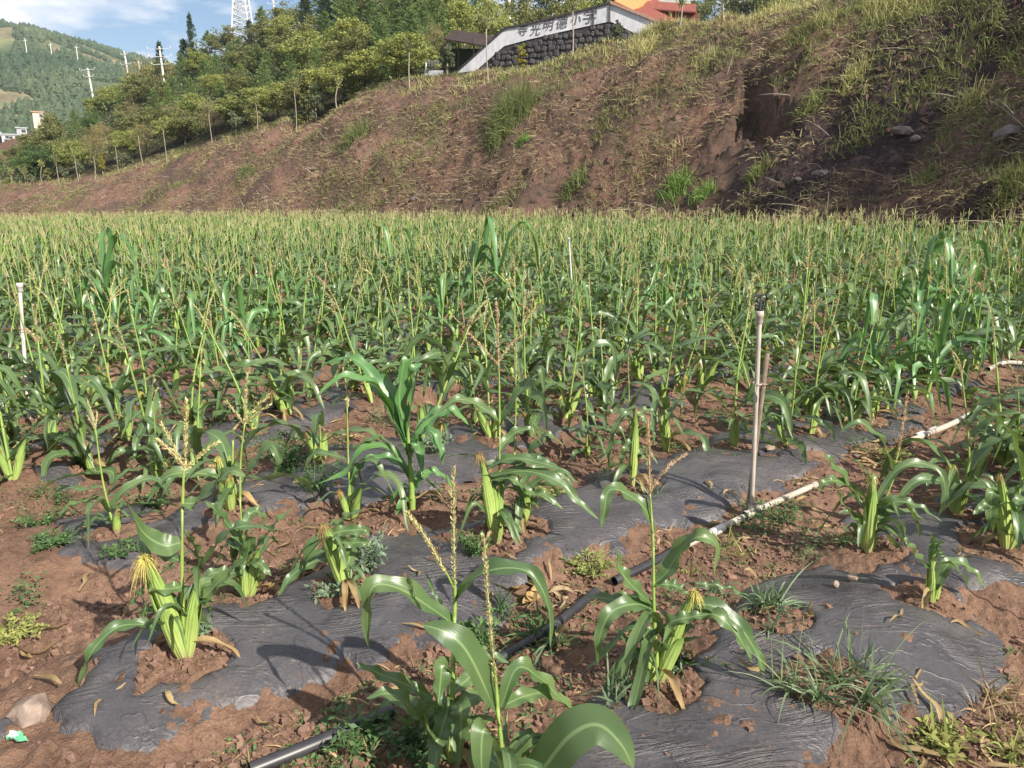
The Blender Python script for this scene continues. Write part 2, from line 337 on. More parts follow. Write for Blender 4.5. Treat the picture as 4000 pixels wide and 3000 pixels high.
def b_stone(t):
    n = noise(t, 3, 6, .7, pos(t)); c = ramp(t, n, [(.3, (.040, .038, .042)), (.7, (.105, .10, .10))])
    c = mixc(t, .8, c, ramp(t, orand(t), [(0, g1(.75)), (1, (1.3, 1.25, 1.22))]), 'MULTIPLY'); return pbr(t, c, .9, bump(t, n, .04, .8), .15)
M['stone'] = mat('dark rubble stone', b_stone)
MS('mortar', 'dark mortar', [(.3, (.045, .042, .045)), (.7, (.075, .07, .07))], 5, .95, .1, rnd=False)
def b_hill(t):
    p = pos(t); a = noise(t, .013, 6, .62, p); b = noise(t, .08, 6, .7, p); w = noise(t, 1, 5, .65, stretch(t, p, (.006, .006, .16)))
    c = ramp(t, a, [(.36, (.075, .11, .055)), (.45, (.12, .14, .07)), (.55, (.20, .165, .10)), (.64, (.18, .17, .10))])
    c = mixc(t, .85, c, ramp(t, b, [(.3, g1(.45)), (.5, g1(1)), (.7, (1.45, 1.4, 1.2))]), 'MULTIPLY')
    c = mixc(t, ramp(t, w, [(.56, g1(0)), (.66, g1(.55))]), c, (.27, .24, .15))
    return pbr(t, c, .95, bump(t, b, 3, .8), .1)
M['hill'] = mat('hillside cover', b_hill)

# ------------------------------------------------------------------ mesh helpers (everything is quads)
class MB:
    def __init__(s): s.V = []; s.Q = []; s.U = []; s.m = []; s.n = 0
    def add(s, g, mi=0):
        V, Q, U = g
        s.V.append(V); s.Q.append(Q+s.n); s.U.append(U if U is not None else np.zeros((len(V), 2))); s.m.append(np.full(len(Q), mi)); s.n += len(V); return s
    def geom(s): return np.concatenate(s.V), np.concatenate(s.Q), np.concatenate(s.U)
    def mesh(s, name, mats, smooth=True):
        V, Q, U = s.geom(); me = mkmesh(name, V, Q, U, smooth)
        for m in mats: me.materials.append(m)
        if len(mats) > 1: me.polygons.foreach_set('material_index', np.concatenate(s.m).astype(np.int32))
        return me
def mkmesh(name, V, Q, U=None, smooth=True):
    me = bpy.data.meshes.new(name); nq = len(Q)
    me.vertices.add(len(V)); me.vertices.foreach_set('co', np.ascontiguousarray(V, dtype=np.float32).ravel())
    me.loops.add(nq*4); me.loops.foreach_set('vertex_index', np.ascontiguousarray(Q, dtype=np.int32).ravel())
    me.polygons.add(nq); me.polygons.foreach_set('loop_start', np.arange(0, nq*4, 4, dtype=np.int32))
    if U is not None:
        uv = me.uv_layers.new(name='UVMap'); uv.data.foreach_set('uv', np.ascontiguousarray(U[np.asarray(Q).ravel()], dtype=np.float32).ravel())
    me.update(calc_edges=True)
    me.polygons.foreach_set('use_smooth', np.full(nq, smooth)); return me
def obj(name, me, parent=None, loc=(0, 0, 0)):
    o = bpy.data.objects.new(name, me); col.objects.link(o); o.location = loc
    if parent is not None: o.parent = parent
    return o
def tag(o, label=None, cat=None, group=None, kind=None):
    if label: o['label'] = label
    if cat: o['category'] = cat
    if group: o['group'] = group
    if kind: o['kind'] = kind
    return o
def empty(name, loc, rz=0):
    o = bpy.data.objects.new(name, None); col.objects.link(o); o.location = [float(v) for v in loc]; o.rotation_euler = (0, 0, rz); o.empty_display_size = .1; return o
def kids(o): return KIDS.get(o.name, [])
KIDS = {}
def part(name, g, m, parent, smooth=True):
    if isinstance(g, MB): me = g.mesh(name, [m] if not isinstance(m, list) else m, smooth)
    elif isinstance(g, bpy.types.Mesh): me = g
    else: me = MB().add(g).mesh(name, [m], smooth)
    o = obj(name, me, parent); KIDS.setdefault(parent.name, []).append(o); return o
def copy_tree(o, parent=None):
    c = o.copy(); col.objects.link(c); c.parent = parent
    if parent is not None: KIDS.setdefault(parent.name, []).append(c)
    for ch in list(KIDS.get(o.name, [])): copy_tree(ch, c)
    return c
def tube(P, Rr, n=8, cap=True):
    P = np.asarray(P, float); K = len(P); Rr = np.broadcast_to(np.asarray(Rr, float), (K,))
    T = np.gradient(P, axis=0); T /= np.linalg.norm(T, axis=1, keepdims=True)+1e-9
    ref = np.array([0, 0, 1.]) if abs(T[:, 2]).mean() < .8 else np.array([1., 0, 0])
    A = np.cross(T, ref); A /= np.linalg.norm(A, axis=1, keepdims=True)+1e-9; B = np.cross(T, A)
    th = np.arange(n)*2*np.pi/n
    V = (P[:, None] + Rr[:, None, None]*(A[:, None]*np.cos(th)[None, :, None] + B[:, None]*np.sin(th)[None, :, None])).reshape(-1, 3)
    i = np.arange(K-1)[:, None]*n; j = np.arange(n)[None]; j2 = (j+1) % n
    Q = np.stack([i+j, i+j2, i+n+j2, i+n+j], -1).reshape(-1, 4)
    U = np.stack([np.tile(np.arange(n)/n, K), np.repeat(np.linspace(0, 1, K), n)], -1)
    if cap and n in (4, 6, 8):
        for b in (0, (K-1)*n):
            if n == 4: q = [[0, 1, 2, 3]]
            elif n == 6: q = [[0, 1, 2, 3], [0, 3, 4, 5]]
            else: q = [[0, 1, 2, 3], [0, 3, 4, 7], [4, 5, 6, 7]]
            Q = np.concatenate([Q, np.array(q)+b])
    return V, Q, U
def box(c, s, M3=None):
    V = np.array([[x, y, z] for x in (-.5, .5) for y in (-.5, .5) for z in (-.5, .5)])*np.array(s)
    if M3 is not None: V = V @ np.array(M3).T
    V = V + np.array(c); Q = np.array([[0, 1, 3, 2], [4, 6, 7, 5], [0, 4, 5, 1], [2, 3, 7, 6], [0, 2, 6, 4], [1, 5, 7, 3]]); return V, Q, None
def spline(P, n):
    P = np.asarray(P, float); K = len(P)
    if K == 2: return P[0] + (P[1]-P[0])*np.linspace(0, 1, n)[:, None]
    E = np.concatenate([[2*P[0]-P[1]], P, [2*P[-1]-P[-2]]]); out = []
    for v in np.linspace(0, K-1, n):
        i = min(int(v), K-2); t = v-i; a, b, c, d = E[i:i+4]
        out.append(.5*((2*b)+(-a+c)*t+(2*a-5*b+4*c-d)*t*t+(-a+3*b-3*c+d)*t**3))
    return np.array(out)
def leafg(P, Wd, n=14, roll=0., twist=0., fold=.35, wave=.012, seed=0, base=.35, across=5, wf=7.):
    """corn leaf along the curve P"""
    C = spline(P, n); T = np.gradient(C, axis=0); T /= np.linalg.norm(T, axis=1, keepdims=True)+1e-9
    A = np.cross(T, np.array([0, 0, 1.])); 
    for k in range(n):
        if np.linalg.norm(A[k]) < .25 and k > 0: A[k] = A[k-1]
    A /= np.linalg.norm(A, axis=1, keepdims=True)+1e-9
    for k in range(1, n):
        if A[k] @ A[k-1] < 0: A[k] = -A[k]
    for k in range(1, n): A[k] = .6*A[k]+.4*A[k-1]; A[k] /= np.linalg.norm(A[k])
    B = np.cross(A, T); s = np.linspace(0, 1, n)
    w = Wd*.5*(base+(1-base)*np.sin(np.clip(s/.38, 0, 1)*np.pi/2))*np.clip((1-s**2.4), 0, 1)**.75 + .0004
    ang = roll + twist*s; ca = np.cos(ang)[:, None]; sa = np.sin(ang)[:, None]
    A2 = A*ca + B*sa; B2 = -A*sa + B*ca
    V = []; U = []
    ph = seed*1.7
    for j in range(across):
        q = -1 + 2*j/(across-1); wv = wave*np.sin(s*wf*2*np.pi*(.8+.1*math.sin(seed))+ph+(1.3 if q > 0 else 0))*abs(q)**2*np.clip(s*4, 0, 1)*np.clip((1-s)*3, 0, 1)
        V.append(C + A2*(w*q)[:, None] + B2*(fold*w*(abs(q)**1.3)+wv)[:, None]); U.append(np.stack([np.full(n, (q+1)/2), s], -1))
    V = np.stack(V, 1).reshape(-1, 3); U = np.stack(U, 1).reshape(-1, 2)
    i = np.arange(n-1)[:, None]*across; j = np.arange(across-1)[None]
    Q = np.stack([i+j, i+j+1, i+across+j+1, i+across+j], -1).reshape(-1, 4)
    return V, Q, U
def ribbons(P0, Dv, Ln, Wd, segs=3, droop=.5, rs=rng, lift=None):
    """many thin blades at once. P0 (n,3), Dv unit (n,3), Ln, Wd arrays"""
    n = len(P0); s = np.linspace(0, 1, segs+1); Dv = np.asarray(Dv, float)
    side = np.cross(Dv, rs.normal(size=(n, 3))); side /= np.linalg.norm(side, axis=1, keepdims=True)+1e-9
    C = P0[:, None] + Dv[:, None]*(Ln[:, None]*s[None])[:, :, None]
    dr = np.broadcast_to(np.asarray(droop, float), (n,)); h = np.hypot(Dv[:, 0], Dv[:, 1])
    C[:, :, 2] -= (dr*Ln*(.35+.65*h))[:, None]*s[None]**2
    w = (Wd[:, None]*(1-s[None]**1.8)*.5+Wd[:, None]*.04)[:, :, None]
    V = np.stack([C - side[:, None]*w, C + side[:, None]*w], 2).reshape(-1, 3)
    b = (np.arange(n)*(segs+1)*2)[:, None]; k = np.arange(segs)[None]*2
    Q = np.stack([b+k, b+k+1, b+k+3, b+k+2], -1).reshape(-1, 4)
    U = np.tile(np.stack([np.tile([0, 1], segs+1), np.repeat(s, 2)], -1), (n, 1))
    return V, Q, U
def flakes(P, A, B, ln, wd):
    """flat diamond leaves: centre P, axes A, B"""
    V = np.stack([P-A*ln[:, None]*.5, P+B*wd[:, None]*.5, P+A*ln[:, None]*.5, P-B*wd[:, None]*.5], 1).reshape(-1, 3)
    Q = np.arange(len(P)*4).reshape(-1, 4); U = np.tile(np.array([[.5, 0], [1, .5], [.5, 1], [0, .5]]), (len(P), 1)); return V, Q, U
def unit(v): return v/(np.linalg.norm(v, axis=-1, keepdims=True)+1e-9)
def xf(g, rot=None, loc=None, sc=None):
    V, Q, U = g
    if sc is not None: V = V*np.asarray(sc)
    if rot is not None: V = V @ np.array(rot).T
    if loc is not None: V = V + np.asarray(loc)
    return V, Q, U
def rotz(a): c, s = math.cos(a), math.sin(a); return np.array([[c, -s, 0], [s, c, 0], [0, 0, 1.]])

# ------------------------------------------------------------------ corn parts
def ear_geom(P0, P1, Rad, seed=0):
    rs = np.random.default_rng(seed); K = 13; n = 16; s = np.linspace(0, 1, K); Rad = Rad*.82
    P0 = np.asarray(P0, float); P1 = np.asarray(P1, float); ax = P1-P0; Ln = np.linalg.norm(ax)
    side = unit(np.cross(ax, [0, 0, 1.])+1e-6); bow = np.cross(side, unit(ax))
    C = P0 + ax*s[:, None] + bow*(np.sin(s*np.pi)*Ln*.03)[:, None]
    rr = Rad*np.interp(s, [0, .08, .3, .6, .85, .95, 1], [.45, .62, .95, 1, .62, .36, .22])
    V, Q, U = tube(C, rr, n, cap=False)
    th = np.tile(np.arange(n), K); rk = np.repeat(np.arange(K), n)
    d = V - np.repeat(C, n, 0); V = V + d*(.10*((th % 2)*2-1)*.5 + rs.normal(0, .02, len(V)))[:, None]
    return (V, Q, U), C[-1], unit(ax)
def husk_geom(P0, P1, Rad, th0, seed=0, flare=.3, ext=1.05):
    rs = np.random.default_rng(seed); K = 10; n = 6; s = np.linspace(0, 1, K)
    P0 = np.asarray(P0, float); P1 = np.asarray(P1, float); Rad = Rad*.80; ax = (P1-P0); Ln = np.linalg.norm(ax); T = ax/Ln
    A = unit(np.cross(T, [0, 0, 1.])+1e-6); B = np.cross(T, A)
    rr = Rad*np.interp(s, [0, .1, .35, .65, 1], [.55, .80, 1.12, 1.12, .55]) + Rad*flare*s**4*3
    span = np.interp(s, [0, .3, .7, .9, 1], [1.3, 1.25, .9, .45, .03]); V = []
    for k in range(K):
        for j in range(n):
            a = th0 + (j/(n-1)*2-1)*span[k]
            V.append(P0 + T*Ln*ext*s[k] + (A*math.cos(a)+B*math.sin(a))*rr[k])
    V = np.array(V); i = np.arange(K-1)[:, None]*n; j = np.arange(n-1)[None]
    Q = np.stack([i+j, i+j+1, i+n+j+1, i+n+j], -1).reshape(-1, 4)
    U = np.stack([np.tile(np.linspace(0, .35, n), K)+.1*seed % .6, np.repeat(s*.9, n)], -1); return V, Q, U
def silk_geom(P, T, size, n=70, seed=0):
    rs = np.random.default_rng(seed); d = unit(T*.7 + rs.normal(0, .75, (n, 3))); ln = size*rs.uniform(.7, 1.3, n)
    return ribbons(np.tile(P, (n, 1))-T*.01, d, ln, np.full(n, .0030), 5, 1.4, rs)
def tassel_geom(C, nb=3, blen=.16, spikes=150, seed=0, drop=.15, side=None, fat=1.):
    """C: curve of the central spike. returns MB with stem and spikelets"""
    rs = np.random.default_rng(seed); mb = MB(); C = np.asarray(C, float)
    def axis(Cc, r0, ns, w=.0075, f=1.):
        mb.add(tube(Cc, np.linspace(r0, .0012, len(Cc)), 4))
        t = rs.uniform(.0, 1., ns); idx = t*(len(Cc)-1); i0 = np.minimum(idx.astype(int), len(Cc)-2); fr = (idx-i0)[:, None]
        p = Cc[i0]*(1-fr)+Cc[i0+1]*fr; T = unit(Cc[i0+1]-Cc[i0]); o = unit(np.cross(T, rs.normal(size=(ns, 3))))
        A = unit(T*.9+o*.55); B = unit(np.cross(A, o)+rs.normal(0, .3, (ns, 3))); ln = rs.uniform(.010, .017, ns)*f
        mb.add(flakes(p+A*ln[:, None]*.45+o*.002, A, B, ln, np.full(ns, .0058)*f))
    axis(C, .0028, spikes, f=fat)
    T0 = unit(C[1]-C[0])
    for k in range(nb):
        a = rs.uniform(0, 6.28) if side is None else side[k]
        o = np.array([math.cos(a), math.sin(a)*.6, 0]); d = unit(T0*rs.uniform(.7, 1.1)+o*.75); l = blen*rs.uniform(.75, 1.2)
        st = C[0] + (C[1]-C[0])*rs.uniform(0, .6); P = [st, st+d*l*.5, st+d*l - np.array([0, 0, drop*l*rs.uniform(.3, 1.5)])]
        axis(spline(P, 7), .0018, int(spikes*.5), f=fat)
    return mb

CORN_G = 'dwarf corn plants growing through the plastic mulch'
def build_corn(root, o0, stalks, leaves, ears, young=False, seed=0, old=False):
    """everything in world/local coords relative to o0. stalks: [(pts, r0, tassel or None)], leaves: [(pts,W,kw)], ears:[(p0,p1,R,silk,old)]"""
    o0 = np.asarray(o0, float); lm = M['young'] if young else M['leaf']
    for k, (P, r0, ts) in enumerate(stalks):
        C = spline(np.asarray(P)-o0, 12)
        rr = np.linspace(r0, r0*.42, 12); rr[2::3] *= 1.18
        part('stalk', tube(C, rr, 8), M['stalk'], root)
        if ts:
            TC = spline(np.asarray(ts['pts'])-o0, 9)
            part('tassel', tassel_geom(TC, ts.get('nb', 2), ts.get('bl', .15), ts.get('n', 150), seed+k, ts.get('drop', .15), ts.get('side'), ts.get('fat', 1.)), M['tassel_old'] if (old or ts.get('old')) else M['tassel'], root)
    for k, (P, Wd, kw) in enumerate(leaves):
        kw = dict(kw); dry = kw.pop('dry', False)
        part('dry_leaf' if dry else 'leaf', leafg(np.asarray(P)-o0, Wd, seed=seed+k, **kw), M['dryleaf'] if dry else lm, root)
    for k, (p0, p1, Rad, sk, od) in enumerate(ears):
        p0 = np.asarray(p0)-o0; p1 = np.asarray(p1)-o0
        g, tip, T = ear_geom(p0, p1, Rad, seed+k)
        e = part('ear', g, M['husk'], root)
        for q in range(3): part('husk_leaf', husk_geom(p0, p1, Rad, 2.1*q+seed+k, seed+k+q, flare=.10+.25*(q == 0), ext=.58+.15*q), M['husk'], e)
        if sk: part('silk', silk_geom(tip, T, sk*1.15, 150 if sk > .03 else 80, seed+k), M['silk_old'] if od else M['silk'], e)

def proto_corn(seed, kind):
    """kinds: slim (tassel, few leaves), bushy, young, stub"""
    rs = np.random.default_rng(100+seed); root = empty('corn_plant', (0, 0, 0)); h = rs.uniform(.62, .78)
    lean = rs.normal(0, .07, 2); top = np.array([lean[0], lean[1], h]); mid = top*.5+np.array([rs.normal(0, .012), rs.normal(0, .012), 0])
    st = [np.zeros(3), mid, top]; stalks = []; leaves = []; ears = []
    def lf(z, az, ln, wd, up, kw=None):
        kw = dict(kw or {}); dz = kw.pop('drop', 0)
        d = np.array([math.cos(az), math.sin(az), 0]); s = np.array([-d[1], d[0], 0])*rs.normal(0, .06)
        b = spline(st, 20)[int(np.clip(z/h, 0, 1)*19)]
        P = [b, b+(d*.32+np.array([0, 0, up*.40]))*ln+s*ln, b+(d*.68+np.array([0, 0, up*.42]))*ln, b+(d*.93+np.array([0, 0, -.10-dz+up*.05-rs.uniform(0, .25)]))*ln+s*2*ln]
        k = dict(n=15, fold=rs.uniform(.15, .5), wave=rs.uniform(.006, .014), twist=rs.normal(0, .7), roll=rs.normal(0, .15), base=.4, wf=rs.uniform(3.5, 6)); k.update(kw or {})
        leaves.append((P, wd, k))
    a0 = rs.uniform(0, 6.28)
    if kind == 'young':
        h *= .62; st = [np.zeros(3), np.array([0, 0, h*.5])+mid*.1, np.array([lean[0], lean[1], h])]
        for k in range(9): lf(h*(.12+.08*k), a0+k*math.pi+rs.normal(0, .35), rs.uniform(.40, .56)*(1-.03*k), rs.uniform(.05, .07), rs.uniform(.35, 1.0)+.05*k, dict(fold=.45, drop=.25))
        lf(h*.9, a0, .35, .07, 2.4); lf(h*.95, a0+2, .32, .06, 2.8)
        stalks.append((st, .014, None))
    else:
        nl = {'slim': 7, 'bushy': 11, 'stub': 5}[kind]
        for k in range(nl):
            z = rs.uniform(.08, .48)*h if kind != 'stub' else rs.uniform(.05, .3)
            if k >= nl-2 and kind != 'stub': z = rs.uniform(.42, .68)*h
            lf(z, a0+k*2.4+rs.normal(0, .4), rs.uniform(.24, .48), rs.uniform(.044, .078), rs.uniform(-.15, 1.1))
        if kind == 'stub': st = [np.zeros(3), mid*.35, top*.42]
        tl = rs.uniform(.17, .27)
        ts = None if kind == 'stub' else dict(pts=[top*.97, top+np.array([lean[0]*.2, lean[1]*.2, tl*.5]), top+np.array([lean[0]*.6+rs.normal(0, .01), lean[1]*.6, tl])], nb=int(rs.integers(0, 5)), bl=rs.uniform(.09, .17), n=130, old=rs.random() < .14)
        stalks.append((st, .0085, ts))
        ne = int(rs.integers(1, 4))
        for k in range(ne):
            a = a0+k*2.1+rs.normal(0, .4); ln = rs.uniform(.17, .27); d = np.array([math.cos(a), math.sin(a), 0])*rs.uniform(.12, .42); b = np.array([math.cos(a), math.sin(a), 0])*.008
            ears.append((b+[0, 0, -.01], b+unit(d+[0, 0, 1.])*ln, rs.uniform(.020, .029), rs.choice([.0, .025, .035]), rs.random() < .5))
            a2 = a+rs.uniform(1, 5); d2 = np.array([math.cos(a2), math.sin(a2), 0]); l2 = rs.uniform(.12, .24)
            if rs.random() < .6: leaves.append(([d2*.01+[0, 0, .05], d2*l2*.5+[0, 0, .07], d2*l2*.85+[0, 0, .03], d2*l2+[0, 0, .004]], .026, dict(n=9, fold=.8, wave=.008, wf=2, dry=True)))
            # husk blades at the ear tip
            tip = b+unit(d+[0, 0, 1.])*ln*.85; aa = a+rs.normal(0, 1)
            for q in range(2 if kind == 'bushy' else 1):
                dd = np.array([math.cos(aa+q*2), math.sin(aa+q*2), 0]); l = rs.uniform(.12, .26)
                leaves.append(([tip, tip+dd*l*.4+[0, 0, l*.15], tip+dd*l*.9-[0, 0, l*.2]], .028, dict(n=9, fold=.3, wave=.003, wf=2)))
    build_corn(root, (0, 0, 0), stalks, leaves, ears, kind == 'young', seed*10)
    return root, (h if kind != 'young' else h*1.25)

# ------------------------------------------------------------------ plan of the field: heroes first (photo pixel of the base)
HERO = {'a': (730, 2580), 'b': (972, 2335), 'c': (1352, 2312), 'd': (1612, 2000), 'e': (1935, 2120), 'e2': (2035, 2055), 'f': (2572, 2665), 'g': (1760, 2985), 'h': (1975, 3170),
        'i': (3390, 2155), 'j': (3635, 2355), 'k': (3925, 2145), 'l': (2470, 1900)}
HP = {k: gpx(*v) for k, v in HERO.items()}
# (px, py base, height, kind, yaw, label)
PLACED = [
 (450, 2085, .62, 'bushy', 2.6, 'small leafy corn plant with stubby ears left of the big silk tufted plant'),
 (205, 1785, .95, 'bushy', 2.9, 'corn plant with a fat leaning ear in the soil at the far left edge'),
 (60, 1740, .8, 'bushy', .3, 'leafy corn plant cut by the left photo edge beside the fat leaning ear'),
 (492, 1725, .95, 'bushy', 1.2, 'tall leafy corn plant with tassel above the left yellow dried leaf'),
 (772, 1885, .88, 'bushy', 2.2, 'corn plant with slanting ear directly behind the big silk tufted plant'),
 (1250, 1805, .36, 'stub', 4, 'single upright ear with brown tip left of the tall broad leaved corn'),
 (1372, 2030, .78, 'slim', .5, 'slim corn plant with dry forked tassel just left of the broad leaved corn'),
 (862, 1640, .9, 'bushy', 5, 'corn plant with yellow green ears behind the slanting ear on the left'),
 (980, 1590, .7, 'bushy', 3, 'corn plant with bright ear beside the bare soil patch left of centre'),
 (580, 1628, .98, 'bushy', 1, 'bushy corn plant with tall tassel left of the paired yellow green ears'),
 (330, 1560, .95, 'slim', .4, 'corn plant right of the left riser pipe with ears close to the film'),
 (150, 1530, .8, 'bushy', 2, 'corn plant standing right in front of the left white riser pipe'),
 (2465, 1755, .62, 'slim', 5.5, 'thin curved corn stalk between the two ears left of the sprinkler riser'),
 (2605, 1765, .40, 'stub', 1, 'short bright ear standing alone left of the sprinkler riser'),
 (2868, 1752, 1.12, 'bushy', .9, 'tall leafy corn plant immediately left of the sprinkler head'),
 (3165, 1695, .92, 'bushy', 2, 'corn plant with narrow tassel immediately right of the sprinkler riser'),
 (3335, 1565, .95, 'bushy', 3.3, 'corn plant with swollen base second to the right of the sprinkler riser'),
 (3605, 1500, .60, 'bushy', 4.1, 'low bushy corn plant on the right with its stalk leaning right'),
 (3735, 2005, .42, 'stub', 1.1, 'short dense corn plant with upright leaves between the two right silky ears'),
 (3790, 1900, .82, 'slim', 6.0, 'leaning corn plant with a wrapped leaf and beige tassel on the right'),
 (3985, 1860, .7, 'bushy', 2.0, 'corn plant cut by the right photo edge behind the upright ear'),
 (3935, 1405, .55, 'slim', 2.5, 'small pale based corn plant near the right edge'),
 (3120, 1480, 1.30, 'slim', 2.2, 'thick stalked corn with big ragged beige tassel right of the sprinkler head'),
 (1500, 1500, .85, 'bushy', 1.7, 'corn plant with double ear behind the broad leaved corn'),
 (1785, 1500, .4, 'stub', .7, 'small corn stump ringed by tan dried leaves in the centre'),
 (2190, 1560, .95, 'bushy', 1.7, 'corn plant with dense leaves and thick tassel right of the centre'),
 (610, 1890, .55, 'bushy', 2.2, 'low leafy corn plant left of the slanting ear at the left'),
 (905, 1985, .45, 'stub', 1.2, 'short corn stump left of the dense dark feathery weed'),
 (2290, 1790, .6, 'bushy', 3.9, 'low bushy corn plant between the centre ear cluster and the drooping ear'),
 (2060, 1560, .9, 'bushy', 2.7, 'corn plant growing out of the curled straw in the centre'),
 (3560, 1330, .76, 'young', 1.4, 'large dark green corn with wide arching leaves on the right'),
 (3740, 1290, .72, 'young', 2.4, 'tall dark corn with broad arching leaves near the right edge'),
 (2000, 1250, .8, 'young', .5, 'taller green corn with arching leaves in the middle of the field'),
 (430, 1330, .8, 'young', 2.5, 'taller green corn with arching leaves in the left of the field'),
 (1560, 1130, .75, 'young', 2.9, 'upright green corn left of centre far back in the field'),
]
PP = [gpx(p[0], p[1]) for p in PLACED]
busy = np.array([p[:2] for p in list(HP.values())+PP])
auto = []       # x, y, bed index, along, dist
azL, azR = az_of(-250), az_of(4250); azL2, azR2 = az_of(-1800), az_of(6200)
for k in range(-62, 30):
    for sd_ in (-.21, .21):
        u = BC + k*PER + sd_; s = -6 + (k % 3)*.13
        while s < 95:
            s += .29*rng.uniform(.7, 1.35); uu = u+rng.normal(0, .05)
            x = uu*NX + s*DX; y = uu*NY + s*DY; r = math.hypot(x, y); az = math.atan2(x, y)
            if y < 1 or az < azL2 or az > azR2: continue
            outside = az < azL or az > azR
            if outside and r > 26: continue
            D0 = np.interp(az, C_az, C_D0)
            if r > D0-.8 or r < (3.2 if az > azR else 4.7): continue
            if rng.random() < .03 + .06*(r < 7) + .12*(fbm(x/1.6, y/1.6, 2, 333) > .18): continue
            if np.min(np.hypot(busy[:, 0]-x, busy[:, 1]-y)) < .25: continue
            auto.append((x, y, k, s, r, outside))
auto.sort(key=lambda a: a[4]+(1000 if a[5] else 0))
N_IND = 300-len(HP)-len(PP)
ind, rest = auto[:N_IND], auto[N_IND:]
hl = [(p[0], p[1], .15) for p in HP.values()] + [(p[0], p[1], .13) for p in PP] + [(a[0], a[1], .12+.03*math.sin(i*2.3)) for i, a in enumerate(auto) if a[4] < 17]
for px, py, rr in ((3010, 2420, .13), (3240, 2690, .14), (2250, 1990, .0)):
    if rr: p = gpx(px, py); hl.append((p[0], p[1], rr))
HOLES = np.array(hl)

# ------------------------------------------------------------------ ground sheet
azs = np.concatenate([np.linspace(-math.pi, R(-48), 40)[:-1], np.linspace(R(-48), R(-39), 20)[:-1], np.linspace(R(-39), R(39), 640), np.linspace(R(39), R(48), 20)[1:], np.linspace(R(48), math.pi, 40)[1:]])
rs_ = [0.15]
while rs_[-1] < 3500:
    r = rs_[-1]; rs_.append(r + (r*.2 if r < 1.3 else r*.0062 if r < 7 else r*.0085 if r < 20 else r*.0055 if r < 92 else r*.02 if r < 240 else r*.12))
rs_ = np.array(rs_); A_, R_ = np.meshgrid(azs, rs_)
X = R_*np.sin(A_); Y = R_*np.cos(A_); Z = ground_z(X, Y)
def hole_field(x, y):
    """distance measure to the nearest plant hole, <1 inside; only evaluated near"""
    out = np.full(x.shape, 9.); sel = np.hypot(x, y) < 17.5
    xs, ys = x[sel], y[sel]; o = np.full(xs.shape, 9.)
    nz = 1.08+fbm(xs/.11, ys/.11, 3, 71)*.5
    cell = {}
    for hx, hy, hr in HOLES:
        m = (np.abs(xs-hx) < .32) & (np.abs(ys-hy) < .32)
        if m.any():
            d = np.hypot(xs[m]-hx, ys[m]-hy)/hr; o[m] = np.minimum(o[m], d)
    out[sel] = o*nz; return out
hf = hole_field(X, Y); Z = Z + .012*(1-sst(.6, 1.25, hf))*(1) - .010*(1-sst(.1, .8, hf))
nr_, na_ = X.shape; V = np.stack([X, Y, Z], -1).reshape(-1, 3)
i = np.arange(nr_-1)[:, None]*na_; j = np.arange(na_-1)[None]
Q = np.stack([i+j, i+j+1, i+na_+j+1, i+na_+j], -1).reshape(-1, 4)[:, ::-1]
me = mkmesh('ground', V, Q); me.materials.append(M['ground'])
r, az, t = masks(V[:, 0], V[:, 1])
bankm = sst(-.06, .03, t+fbm(V[:, 0]/3, V[:, 1]/3, 2, 8)*.06); woodm = sst(1.02, 1.12, t)
shade_soil = np.clip(sst(az_of(2100), az_of(3200), az)*sst(-.02, .22, fbm(V[:, 0]/5, V[:, 1]/5, 3, 9)+.14*sst(az_of(2900), az_of(3400), az))*(1-sst(.75, .95, t)), 0, 1)  # where the purple soil carries shade in its colour
redc = sst(az_of(-900), az_of(-700), az)*(1-sst(az_of(110), az_of(190), az))*sst(135, 150, r)*(1-sst(212, 222, r))
for nme, arr in (('bank', bankm), ('wood', woodm), ('shade_soil', shade_soil), ('redcut', redc)):
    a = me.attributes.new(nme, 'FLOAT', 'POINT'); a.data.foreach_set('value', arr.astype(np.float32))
tag(obj('ground', me), kind='structure')

# ------------------------------------------------------------------ mulch films
def ordn(n):
    w = ['first', 'second', 'third', 'fourth', 'fifth', 'sixth', 'seventh', 'eighth', 'ninth', 'tenth', 'eleventh', 'twelfth', 'thirteenth', 'fourteenth', 'fifteenth', 'sixteenth', 'seventeenth', 'eighteenth', 'nineteenth', 'twentieth']
    if n <= 20: return w[n-1]
    sfx = 'th' if 10 < n % 100 < 14 else {1: 'st', 2: 'nd', 3: 'rd'}.get(n % 10, 'th'); return '%d%s' % (n, sfx)
def bed_name(k):
    if k == 0: return 'the bed just right of the sprinkler pipe'
    if k == -1: return 'the bed just left of the sprinkler pipe'
    return 'the %s bed %s of the sprinkler pipe' % (ordn(k+1 if k > 0 else -k), 'right' if k > 0 else 'left')
SMIN = {-1: float(gpx(260, 2750)[:2]@[DX, DY]), -2: float(gpx(215, 2080)[:2]@[DX, DY]), -3: float(gpx(-100, 1880)[:2]@[DX, DY])}
